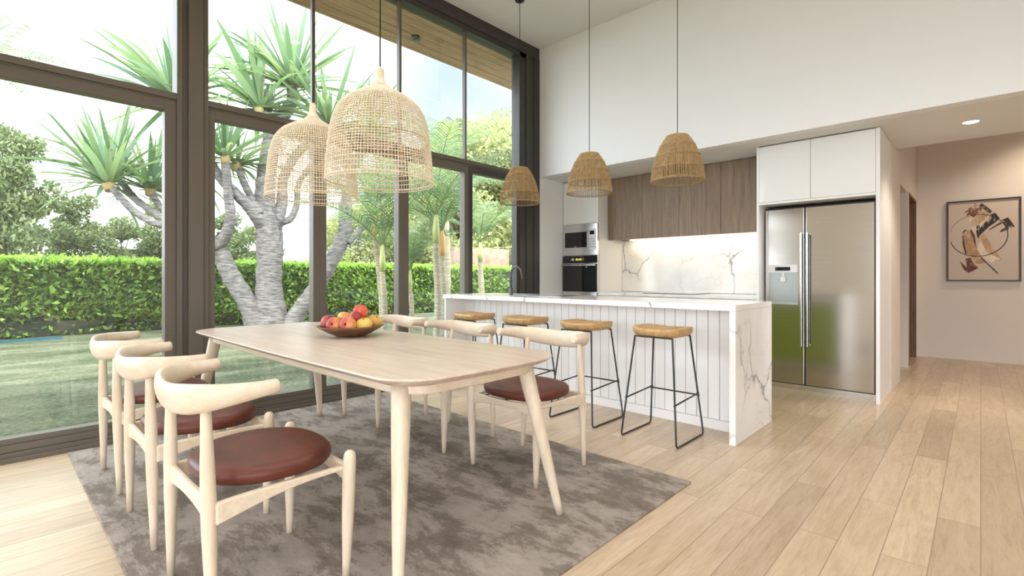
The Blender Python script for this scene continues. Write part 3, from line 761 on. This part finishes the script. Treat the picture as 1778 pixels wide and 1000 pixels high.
for i, (x, lb) in enumerate([(-1.612, 'wood-seat bar stool with black wire legs, the one nearest the marble waterfall end'),
                             (-2.25, 'wood-seat bar stool with black wire legs, second from the marble waterfall end'),
                             (-2.89, 'wood-seat bar stool with black wire legs, third from the marble waterfall end'),
                             (-3.55, 'wood-seat bar stool with black wire legs, the one closest to the window')]):
    s = st0 if i == 0 else copy_tree(st0)
    s.location = (x, 3.238, .0005); tag(s, lb, 'bar stool', 'bar stools along the island')

# ------------------------------------------------------------------ pendants
def big_pendant(x, y, zb, label):
    p = empty('woven_pendant_lamp', (x, y, zb), label=label, cat='pendant lamp', group='large woven pendants over the table')
    # (r, z) above bottom rim
    prof = [(.268, 0), (.264, .06), (.258, .13), (.252, .19), (.243, .26), (.228, .325), (.205, .375), (.170, .413), (.128, .440), (.088, .462), (.055, .482), (.034, .505)]
    P = catmull([(r, 0, z) for r, z in prof], 60)
    ln = [0]
    for a, b in zip(P[:-1], P[1:]): ln.append(ln[-1]+(b-a).length)
    def at(s):
        for i in range(len(ln)-1):
            if ln[i+1] >= s: q = (s-ln[i])/(ln[i+1]-ln[i]); return P[i].lerp(P[i+1], q)
        return P[-1]
    ringz = []
    s_ = .0
    body = MB()
    s_ = .016
    while s_ < ln[-1]:
        q = at(s_); ringz.append(q); s_ += .024 if s_ < .10 else (.0135 if s_ < .42 else .0085)
    for q in ringz:
        rr = q.x
        body.tube([(rr*math.cos(a), rr*math.sin(a), q.z+random.uniform(-.001, .001)) for a in np.linspace(0, 2*PI, 49)[:-1]], .0021, 4, closed=True)
    r2 = .0
    for z_ in np.arange(.27, .40, .03):       # a looser second weave just inside the first
        j = min(range(len(P)), key=lambda i: abs(P[i].z-z_)); r2 = P[j].x-.012
        body.tube([(r2*math.cos(a), r2*math.sin(a), z_) for a in np.linspace(0, 2*PI, 49)[:-1]], .0016, 4, closed=True)
    body.build('woven_rings', M_rattan, p)
    st = MB(); NS = 106
    for k in range(NS):
        a = 2*PI*k/NS; up = ln[-1] if k % 2 == 0 else ln[-1]*.86; low = 0 
        pts = [at(q) for q in np.linspace(low, up, 22)]
        st.tube([(v.x*math.cos(a), v.x*math.sin(a), v.z) for v in pts], .0018, 4, cap=False)
    st.build('woven_staves', M_rattan, p)
    rm = MB()
    for r_, z_ in ((.268, 0), (.2665, .012)):
        rm.tube([(r_*math.cos(a), r_*math.sin(a), z_) for a in np.linspace(0, 2*PI, 65)[:-1]], .0019, 5, closed=True)
    rm.build('bottom_rim', M_rattan, p)
    # inner band and inner shallow cone (second layer)
    b2 = MB()
    for z_ in (.208, .218):
        b2.tube([(.240*math.cos(a), .240*math.sin(a), z_) for a in np.linspace(0, 2*PI, 49)[:-1]], .0022, 5, closed=True)
    b2.build('inner_band', M_cane, p)
    MB().lathe([(.036, .500), (.028, .515), (.021, .53), (.019, .56), (.018, .578), (.012, .588), (.0, .59)], 24).build('neck', M_rattan, p)
    MB().tube([(0, 0, .585), (0, 0, 4.07-zb-.001)], .0035, 8).build('cord', M_cord, p)
    MB().lathe([(0, 4.07-zb-.0005), (.05, 4.07-zb-.0005), (.05, 4.07-zb-.025), (0, 4.07-zb-.025)], 24).build('ceiling_rose', M_cord, p)
    sh = MB().lathe([(0, .50), (.018, .50), (.018, .44), (0, .44)], 16).tube([(0, 0, .44), (0, 0, .50)], .004, 6); sh.build('lamp_holder', M_plas, p)
    MB().lathe([(.0, .34), (.02, .345), (.032, .37), (.03, .40), (.016, .43), (.014, .44)], 20).build('bulb', M_bulb, p)
    return p
big_pendant(-2.22, 1.38, 1.575, 'large woven rattan bell lamp over the table, the bigger-looking one in front')
big_pendant(-2.975, 1.38, 1.575, 'large woven rattan bell lamp over the table, partly behind the front one')

def small_pendant():
    p = empty('cane_pendant_lamp')
    prof = [(.213, 0), (.207, .06), (.196, .13), (.176, .205), (.144, .285), (.108, .345), (.083, .378)]
    P = catmull([(r, 0, z) for r, z in prof], 30)
    def rz(z):
        for a, b in zip(P[:-1], P[1:]):
            if b.z >= z: q = (z-a.z)/(b.z-a.z); return a.x+(b.x-a.x)*q
        return P[-1].x
    rods = MB(); N = 96
    for k in range(N):
        a = 2*PI*k/N+random.uniform(-.012, .012)
        rods.tube([(v.x*math.cos(a), v.x*math.sin(a), v.z) for v in P[::4]+[P[-1]]], .0031, 4, cap=False)
    for k in range(N):      # the denser inner layer of the upper half
        a = 2*PI*(k+.5)/N
        rods.tube([((rz(z)-.004)*math.cos(a), (rz(z)-.004)*math.sin(a), z) for z in (.10, .17, .24, .31, .37)], .0029, 4, cap=False)
    rods.build('cane_rods', M_cane, p)
    bd = MB()
    for z in (.003, .012, .105, .112, .205, .212, .290, .297, .370, .376):
        r_ = rz(z)+.0025
        bd.tube([(r_*math.cos(a), r_*math.sin(a), z) for a in np.linspace(0, 2*PI, 49)[:-1]], .0028, 5, closed=True)
    bd.build('binding_rings', M_cane, p)
    MB().lathe([(.087, .372), (.07, .382), (.0, .385)], 28).build('top_cap', M_cane, p)
    MB().tube([(0, 0, .30), (0, 0, 2.2)], .0032, 8).build('cord', M_cord, p)
    MB().lathe([(0, .30), (.016, .30), (.016, .24), (0, .24)], 16).build('lamp_holder', M_black, p)
    MB().lathe([(.0, .145), (.018, .15), (.03, .175), (.028, .205), (.015, .23), (.014, .24)], 20).build('bulb', M_bulb, p)
    return p
sp0 = small_pendant()
for i, (x, zb, lb) in enumerate([(-1.82, 1.885, 'golden cane pendant above the island, the rightmost of three'), (-2.69, 1.885, 'golden cane pendant above the island, middle of three'), (-3.58, 1.885, 'golden cane pendant above the island, nearest the window')]):
    s = sp0 if i == 0 else copy_tree(sp0)
    s.location = (x, 3.92, zb); tag(s, lb, 'pendant lamp', 'cane pendants over the island')
    for c in s.children:
        if c.name.startswith('cord'):
            pass
for s in [o for o in bpy.data.objects if o.name.startswith('cane_pendant_lamp')]:
    MB().lathe([(0, 4.0695-1.885), (.05, 4.0695-1.885), (.05, 4.045-1.885), (0, 4.045-1.885)], 24).build('ceiling_rose', M_cord, s)

# ------------------------------------------------------------------ fruit bowl
bw = tag(MB().lathe([(0, 0), (.075, .0), (.085, .003), (.13, .022), (.175, .048), (.192, .060), (.190, .063), (.172, .054), (.125, .030), (.08, .013), (0, .010)], 48).build('fruit_bowl', M_bowl, None, loc=(-2.735, 1.50, .7505)),
         'shallow dark turned-wood bowl of fruit on the dining table', 'bowl')
fr_prof = [(0, -.86), (.10, -.90), (.28, -.93), (.55, -.80), (.82, -.50), (.97, -.1), (1.0, .12), (.94, .42), (.76, .70), (.50, .84), (.26, .86), (.12, .80), (.05, .70), (0, .66)]
def fruit(name, px, py, pz, r, tiltv, m_, label):
    rt = empty(name, (px, py, pz), label=label, cat='fruit')
    rt['group'] = 'fruit in the bowl'
    MB().lathe([(a*r, b*r*.95) for a, b in fr_prof], 28).build('flesh', m_, rt)
    MB().lathe([(0, .70*r), (.10*r, .72*r), (.13*r, .80*r), (.0, .84*r)], 10).build('stem_hollow', mat('fruit_stem_dark', lin(50, 34, 18), .8), rt)
    rt.rotation_euler = Vector(tiltv).to_track_quat('Z', 'Y').to_euler()
cx, cy, cz = -2.735, 1.50, .7505
rt_ = Vector((C_, S_)); fw_ = Vector((-S_, C_))     # image right / away, on the floor plan
def fpos(r, f): v = rt_*r+fw_*f; return cx+v.x, cy+v.y
for nm, r, f, z, rad, tv, m_, lb in [
    ('peach', -.078, -.052, .068, .047, (.55, -.70, .25), M_peach, 'orange-red peach at the front left of the bowl, dark hollow facing out'),
    ('peach', .012, -.078, .070, .050, (.50, -.75, .22), M_peach, 'orange-red peach at the front centre of the bowl, dark hollow facing out'),
    ('apple', .095, -.045, .066, .049, (.1, -.2, 1), M_yelf, 'yellow apple at the front right of the bowl'),
    ('apple', .048, .040, .140, .047, (.3, -.6, -.5), M_redf, 'red apple sitting on top of the pile in the bowl'),
    ('plum', -.135, .010, .078, .046, (-.6, .1, .8), M_mar, 'maroon fruit at the left edge of the bowl'),
    ('apple', -.045, .035, .100, .046, (0, .2, 1), M_yelf, 'yellow-green apple at the back left of the pile'),
    ('apple', .128, .050, .076, .047, (.4, .2, .9), M_yelf, 'golden apple at the right edge of the bowl'),
    ('peach', .032, .000, .105, .043, (.2, .4, .9), M_peach, 'peach wedged in the middle of the bowl under the top one'),
    ('peach', .015, .105, .085, .046, (0, .2, .9), M_peach, 'peach at the back of the bowl behind the pile')]:
    X_, Y_ = fpos(r, f); fruit(nm, X_, Y_, cz+z, rad, tv, m_, lb)

# ================================================================== GARDEN
GZ = -.10
struct('ground_lawn', MB().box(-60, -4.36, -40, 70, GZ-.1, GZ).box(-4.36, 40, -40, -5.12, GZ-.1, GZ).box(4.72, 40, -5.12, 30, GZ-.1, GZ), M_grass)
tag(MB().box(-13.2, -12.95, -3, 1.05, GZ+.001, GZ+.03).build('pool_edge', M_pool), 'strip of blue pool water at the foot of the hedge', 'pool')

def leafmesh(name, cent, size, m_, parent=None, up=0.3, ratio=.5, nor=None):
    """one mesh of many small leaf rhombs at the given centres"""
    N = len(cent)
    d = rng.normal(size=(N, 3)); d[:, 2] = d[:, 2]*.7+up; d /= np.linalg.norm(d, axis=1)[:, None]
    e = rng.normal(size=(N, 3)); e -= d*(e*d).sum(1)[:, None]; e /= np.linalg.norm(e, axis=1)[:, None]
    s = size*(.6+.8*rng.random(N))[:, None]
    nrm = np.cross(d, e)
    A = cent-d*s*.5; B = cent+e*s*ratio*.5+nrm*s*.06; Cc = cent+d*s*.5; D = cent-e*s*ratio*.5+nrm*s*.06
    V = np.empty((N*4, 3)); V[0::4] = A; V[1::4] = B; V[2::4] = Cc; V[3::4] = D
    me = bpy.data.meshes.new(name); me.vertices.add(N*4); me.vertices.foreach_set('co', V.ravel())
    me.loops.add(N*4); me.loops.foreach_set('vertex_index', np.arange(N*4, dtype=np.int32))
    me.polygons.add(N); me.polygons.foreach_set('loop_start', np.arange(0, N*4, 4, dtype=np.int32)); me.polygons.foreach_set('loop_total', np.full(N, 4, dtype=np.int32))
    me.update(calc_edges=True); me.materials.append(m_)
    o = bpy.data.objects.new(name, me); COL.objects.link(o); o.parent = parent
    return o
# hedge
hx, hz = -13.55, 1.42
hg = empty('boundary_hedge', (hx, 10, GZ), label='long clipped green hedge along the far side of the lawn', cat='hedge')
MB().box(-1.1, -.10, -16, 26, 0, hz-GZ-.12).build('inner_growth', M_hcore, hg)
N = 46000; yy = rng.uniform(-1, 1, N); yy = np.where(rng.random(N) < .75, rng.uniform(-11.5, 4, N), rng.uniform(-16, 26, N))
zz = rng.uniform(.02, hz-GZ, N); xx = rng.normal(-.03, .07, N)+.05*np.sin(yy*2.3)+.05*np.sin(zz*5+yy)
bot = (zz < .30) & (rng.random(N) < .55); xx = xx-.10*(zz < .35)
keep = ~bot
f_ = np.c_[xx, yy, zz][keep]
leafmesh('face_foliage', f_, .135, M_hedge, hg, up=.55, ratio=.45)
N = 22000; yy = np.where(rng.random(N) < .7, rng.uniform(-11.5, 6, N), rng.uniform(-16, 26, N))
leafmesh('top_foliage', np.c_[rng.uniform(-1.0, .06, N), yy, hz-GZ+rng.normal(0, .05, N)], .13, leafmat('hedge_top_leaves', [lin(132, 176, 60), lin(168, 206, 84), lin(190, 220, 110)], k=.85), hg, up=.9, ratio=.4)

# background trees
def blob_tree(name, seed, H, Rr, m_, nl=9000, ls=.22, nb=22, trunk=True, low=.25):
    r_ = np.random.default_rng(seed); root = empty(name)
    pts = []; cents = []
    for k in range(nb):
        a = r_.uniform(0, 2*PI); q = r_.random()**.6; hh = r_.uniform(low, .92)
        w_ = Rr*(math.sin(min(1, (hh-low+.15)/(1-low+.15))*PI)**.6)*.8
        c = np.array([math.cos(a)*q*w_, math.sin(a)*q*w_, hh*H]); cents.append(c); rad = Rr*r_.uniform(.22, .42)
        m = nl//nb; v = r_.normal(size=(m, 3)); v /= np.linalg.norm(v, axis=1)[:, None]; v *= (r_.random(m)**.4)[:, None]*rad; v[:, 2] *= .7
        pts.append(c+v)
    leafmesh('foliage', np.vstack(pts), ls, m_, root, up=-.1, ratio=.5)
    if trunk:
        tr = MB(); tr.tube([(0, 0, 0), (.06, .03, H*.25), (-.05, .05, H*.5), (.02, 0, H*.8)], [H*.024, H*.018, H*.012, H*.004], 8)
        for c in cents[:10]:
            tr.tube([(0, 0, H*.3), (c[0]*.5, c[1]*.5, H*.3+(c[2]-H*.3)*.6), tuple(c)], [H*.009, H*.006, H*.002], 6)
        tr.build('trunk', M_bark2, root)
    return root
tA = blob_tree('leafy_tree', 3, 6.0, 2.6, M_tleaf)
tB = blob_tree('leafy_tree', 5, 6.0, 2.3, M_tleaf, nb=16, low=.15)
tC = blob_tree('leafy_tree', 9, 8.0, 3.6, M_yleaf, nl=12000, nb=30, low=.12)
used = set()
def put_tree(proto, u, topv, d, label, sc_w=1.0, rz=0.0, group='trees behind the hedge'):
    H0 = {'a': 6.0, 'b': 6.0, 'c': 8.0}[proto]; src = {'a': tA, 'b': tB, 'c': tC}[proto]
    o = src if proto not in used else copy_tree(src); used.add(proto)
    top = PX(u, topv, d); g = PX(u, 481, d); s = (top.z-GZ)/(H0*.98)
    o.location = (g.x, g.y, GZ); o.scale = (s*sc_w, s*sc_w, s); o.rotation_euler = (0, 0, rz); tag(o, label, 'tree', group)
TREES = [
 ('a', 2, 215, 20, 'tall grey-green tree at the far left edge of the window view', .62),
 ('b', -70, 300, 19, 'bushy dark tree at the left picture edge above the hedge', 1.0),
 ('b', 72, 392, 27, 'low dark tree above the hedge, left of the first window bay', 1.1),
 ('a', 152, 338, 24, 'dense dark tree above the hedge in the middle of the left pane', .8),
 ('b', 210, 385, 26, 'small dark tree above the hedge, right of the dense one', 1.1),
 ('a', 268, 352, 26, 'green tree above the hedge beside the thick window post', .9),
 ('b', 335, 350, 27, 'tree above the hedge mostly hidden behind the thick window post', 1.0),
 ('a', 405, 368, 27, 'green tree above the hedge seen between the pale trunk forks', .9),
 ('b', 445, 385, 30, 'small hazy tree above the hedge left of the central pale trunk', 1.0),
 ('c', 592, 372, 27, 'yellow-green tree above the hedge behind the small palms', 1.1),
 ('c', 655, 345, 28, 'yellow-green tree above the hedge between the two palms', 1.1),
 ('c', 735, 300, 30, 'yellow-green tree behind the taller palm', 1.0),
 ('c', 800, 205, 27, 'tall light green tree behind the third window bay', .95),
 ('c', 868, 192, 30, 'tall light green tree nearest the dark corner frame', 1.1),
 ('c', 930, 235, 29, 'leafy light green tree cut by the dark corner frame', 1.0)]
for k, (p_, u, tv, d, lb, sw) in enumerate(TREES): put_tree(p_, u, tv, d, lb, sw, rz=k*1.3)
tag(MB().box(-15.6, -15.35, 12.9, 16.1, GZ, 2.32).build('boundary_wall', M_bound), 'tan rendered garden wall behind the hedge at the right', 'wall')

# branching blade-leaved tree
dt = empty('dragon_tree', PX(474, 481, 10.6).xy.to_3d()+Vector((0, 0, GZ)), label='big pale-barked branching tree with tufts of long blade leaves', cat='tree')
o0 = dt.location.copy()
def L(u, v, d): return PX(u, v, d)-o0
D0 = 10.6; pw = lambda px, d=D0: px/864*d/2
def limb(pts, name='branch'):
    P = [L(u, v, d) for u, v, d, w_ in pts]; C = catmull(P, len(P)*6); Rr = []
    ws = [pw(w_, d) for u, v, d, w_ in pts]
    for i in range(len(C)):
        q = i/(len(C)-1)*(len(pts)-1); k = min(int(q), len(pts)-2); Rr.append((ws[k]*(1-(q-k))+ws[k+1]*(q-k))*(1+.05*math.sin(i*2.1)))
    MB().tube(C, Rr, 14).build(name, M_bark, dt)
limb([(474, 590, 10.6, 74), (472, 560, 10.6, 56), (467, 500, 10.6, 42), (468, 440, 10.6, 40), (464, 395, 10.6, 38), (460, 345, 10.6, 33), (463, 298, 10.7, 30), (470, 250, 10.7, 28), (468, 222, 10.6, 24), (452, 195, 10.4, 20)], 'trunk')
limb([(470, 235, 10.7, 24), (490, 205, 10.8, 20), (506, 180, 10.9, 18), (507, 152, 10.9, 17)])
limb([(456, 585, 10.5, 46), (432, 530, 10.4, 32), (402, 480, 10.3, 30), (384, 440, 10.2, 28), (374, 424, 10.1, 24), (388, 416, 10.1, 20), (400, 380, 10.0, 17), (396, 335, 10.0, 15), (391, 277, 9.9, 14)])
limb([(377, 428, 10.1, 24), (350, 402, 9.8, 17), (310, 392, 9.5, 15), (270, 388, 9.3, 13), (232, 366, 9.2, 12), (205, 338, 9.1, 11), (188, 322, 9.1, 11)])
limb([(300, 392, 9.5, 14), (268, 370, 9.6, 12), (235, 345, 9.7, 11), (212, 318, 9.7, 11), (197, 304, 9.7, 10)])
limb([(310, 392, 9.5, 13), (288, 370, 9.8, 11), (272, 350, 9.8, 11), (261, 330, 9.8, 11)])
limb([(464, 400, 10.6, 30), (445, 375, 10.4, 22), (428, 354, 10.3, 20), (395, 322, 10.1, 17), (370, 290, 10.0, 16), (335, 230, 9.9, 15), (305, 178, 9.8, 14)])
limb([(452, 372, 10.4, 15), (440, 350, 10.4, 12), (424, 318, 10.3, 12), (413, 290, 10.3, 11)])
limb([(470, 395, 10.6, 16), (482, 380, 10.7, 20), (490, 350, 10.8, 18), (492, 310, 10.9, 16), (520, 262, 11.0, 14), (560, 238, 11.0, 13), (573, 222, 11.0, 13)])
limb([(477, 460, 10.7, 26), (481, 420, 10.8, 20), (484, 390, 10.8, 14), (505, 379, 10.9, 11), (516, 352, 11.0, 10), (519, 318, 11.0, 9), (546, 280, 11.1, 9), (566, 250, 11.2, 9)])
limb([(492, 588, 10.6, 42), (516, 545, 10.7, 28), (545, 505, 10.8, 26), (575, 455, 10.9, 24), (598, 405, 11.0, 24), (600, 360, 11.0, 20), (612, 300, 11.0, 16), (640, 240, 11.0, 14)])
limb([(603, 422, 11.0, 14), (620, 405, 11.1, 11), (640, 385, 11.2, 9)])
def tuft(u, v, d, n_=46, ln=1.35, lean=(0, 0, 1), seed=1):
    n_ = int(n_*1.45); ln *= 1.28
    r_ = random.Random(seed); base = L(u, v, d); m = MB(); ax = Vector(lean).normalized()
    for k in range(n_):
        th = math.acos(1-r_.random()**1.2*.92); ph = r_.uniform(0, 2*PI)
        q = ax.to_track_quat('Z', 'Y'); dr = q @ Vector((math.sin(th)*math.cos(ph), math.sin(th)*math.sin(ph), math.cos(th)))
        l_ = ln*r_.uniform(.65, 1.12); w_ = l_*.028*r_.uniform(.8, 1.25); side = dr.cross(Vector((0, 0, 1)))
        if side.length < .05: side = Vector((1, 0, 0))
        side.normalize(); side = (side+Vector((r_.uniform(-.5, .5), r_.uniform(-.5, .5), r_.uniform(-.5, .5)))).normalized(); side = (side-dr*side.dot(dr)).normalized()
        vs = []; sg = 6; drp = r_.uniform(.10, .42)*math.sin(th)
        for i in range(sg+1):
            t = i/sg; c = base+dr*l_*t*(1-.1*t)+Vector((0, 0, -1))*drp*l_*t*t+dr*.02; wd = w_*(.75+.9*t-1.62*t*t) if i < sg else .002
            vs += [c-side*max(wd, .002), c+side*max(wd, .002)]
        m.add(vs, [(2*i, 2*i+1, 2*i+3, 2*i+2) for i in range(sg)], True)
    m.build('leaf_tuft', M_drac, dt)
    MB().tube([base-ax*.12, base, base+ax*.16], [.075, .10, .05], 10).build('tuft_base', mat('tuft_base_bark', lin(176, 150, 104), .8), dt)
tuft(450, 190, 10.4, 52, 1.75, (-.45, .1, 1), 1)
tuft(507, 150, 10.9, 58, 1.65, (.15, 0, 1), 2)
tuft(573, 220, 11.0, 46, 1.55, (.35, .1, 1), 3)
tuft(391, 274, 9.9, 44, 1.15, (-.1, 0, 1), 4)
tuft(412, 288, 10.3, 30, 1.0, (.1, .2, 1), 5)
tuft(188, 321, 9.1, 50, 1.4, (-.35, -.1, 1), 6)
tuft(197, 303, 9.7, 36, 1.3, (.15, .1, 1), 7)
tuft(261, 330, 9.8, 46, 1.3, (-.15, .1, 1), 8)
tuft(304, 176, 9.8, 56, 1.6, (-.45, -.2, 1), 9)
tuft(470, 208, 11.4, 34, 1.2, (.1, .2, 1), 10)
tuft(640, 240, 11.0, 36, 1.2, (.2, .2, 1), 11)
tuft(330, 300, 11.0, 36, 1.3, (-.2, .2, 1), 12)

# palms
def frond(m, base, dirh, elev, ln, droop, seed, nl=30, lw=.016):
    r_ = random.Random(seed); h = Vector((math.cos(dirh), math.sin(dirh), 0)); pts = []
    N = 16
    for i in range(N+1):
        t = i/N; a = elev-droop*t; pts.append((t, a))
    p = Vector(base); P = [p.copy()]
    for i in range(N):
        a = elev-droop*(i/N)**1.3*1.0; p = p+(h*math.cos(a)+Vector((0, 0, 1))*math.sin(a))*ln/N; P.append(p.copy())
    m.tube(P, [.014*(1-.85*i/N) for i in range(N+1)], 5, cap=False)
    for i in range(nl):
        t = .16+.84*i/nl; q = t*N; k = min(int(q), N-1); b = P[k].lerp(P[k+1], q-k); tg = (P[k+1]-P[k]).normalized()
        sd = tg.cross(Vector((0, 0, 1)));
        if sd.length < .05: sd = Vector((h.y, -h.x, 0))
        sd.normalize(); upn = sd.cross(tg).normalized(); ll = ln*.25*math.sin(PI*(.14+.80*t))**.7
        for s_ in (-1, 1):
            dr = (sd*s_*.85+tg*.55+upn*(.22+r_.uniform(-.08, .08))).normalized(); w_ = tg*lw
            e = b+dr*ll*.55; f2 = b+dr*ll+Vector((0, 0, -1))*ll*.30
            m.add([b-w_*.5, b+w_*.5, e+w_*.8, e-w_*.8, f2], [(0, 1, 2, 3), (3, 2, 4)])
def palm(u, basev, crownv, d, label, nf=9, ln=1.6, tw_=12, seed=1, shaft=M_shaft, lean=0, dirs=None, group='palms outside the window'):
    g = PX(u+lean, 481, d); root = empty('palm_tree', (g.x, g.y, GZ), label=label, cat='palm', group=group)
    top = PX(u, crownv, d)-Vector((g.x, g.y, GZ)); r0 = pw(tw_, d)
    a = Vector((0, 0, 0)); C = catmull([a, a.lerp(top, .35)+Vector((.02, .03, 0)), a.lerp(top, .7), top-Vector((0, 0, .45))], 24)
    MB().tube(C, [r0*(1.25-.35*i/23+(.10 if i % 3 == 0 else 0)) for i in range(24)], 12).build('trunk', M_palmt, root)
    MB().tube([top-Vector((0, 0, .46)), top-Vector((0, 0, .25)), top], [r0*.95, r0*1.15, r0*.55], 12).build('crownshaft', shaft, root)
    r_ = random.Random(seed)
    for k in range(nf):
        m = MB(); dd = (2*PI*k/nf+r_.uniform(-.3, .3)) if dirs is None else dirs[k]
        frond(m, top-Vector((0, 0, .03)), dd, r_.uniform(.8, 1.4), ln*r_.uniform(1.0, 1.4), r_.uniform(1.0, 1.7), seed*31+k)
        m.build('frond', M_palm, root)
palm(664, 560, 425, 8.2, 'slender areca palm with pale trunk seen right above the fruit bowl', 9, 1.45, 9, 2)
palm(650, 560, 372, 9.4, 'feathery palm behind the slender one, crown higher', 10, 1.5, 9, 3, M_orange, lean=14)
palm(757, 560, 372, 8.0, 'taller palm with ringed trunk and bright fronds in the third bay', 9, 1.45, 11, 4)
palm(768, 560, 400, 9.0, 'palm with an orange sheath beside the ringed trunk', 9, 1.4, 10, 5, M_orange)
palm(712, 600, 468, 9.8, 'low spreading palm between the two window mullions', 9, 1.2, 7, 6)
palm(834, 560, 420, 11.5, 'small blue-green palm in the fourth window bay', 9, 1.5, 9, 7)
palm(-70, 560, 150, 8.0, 'palm frond reaching in at the far left edge', 9, 1.35, 12, 8)
palm(775, 560, 300, 12.5, 'tall thin palm with upright frond against the sky', 7, 1.9, 9, 9)
a, b = PX(470, 60, 26), PX(960, 236, 40)
cp = [a.lerp(b, t)-Vector((0, 0, .5*math.sin(PI*t))) for t in np.linspace(-.3, 1.3, 24)]
tag(MB().tube(cp, .014, 6).build('overhead_cable', M_grey), 'thin overhead cable crossing the sky outside', 'cable')
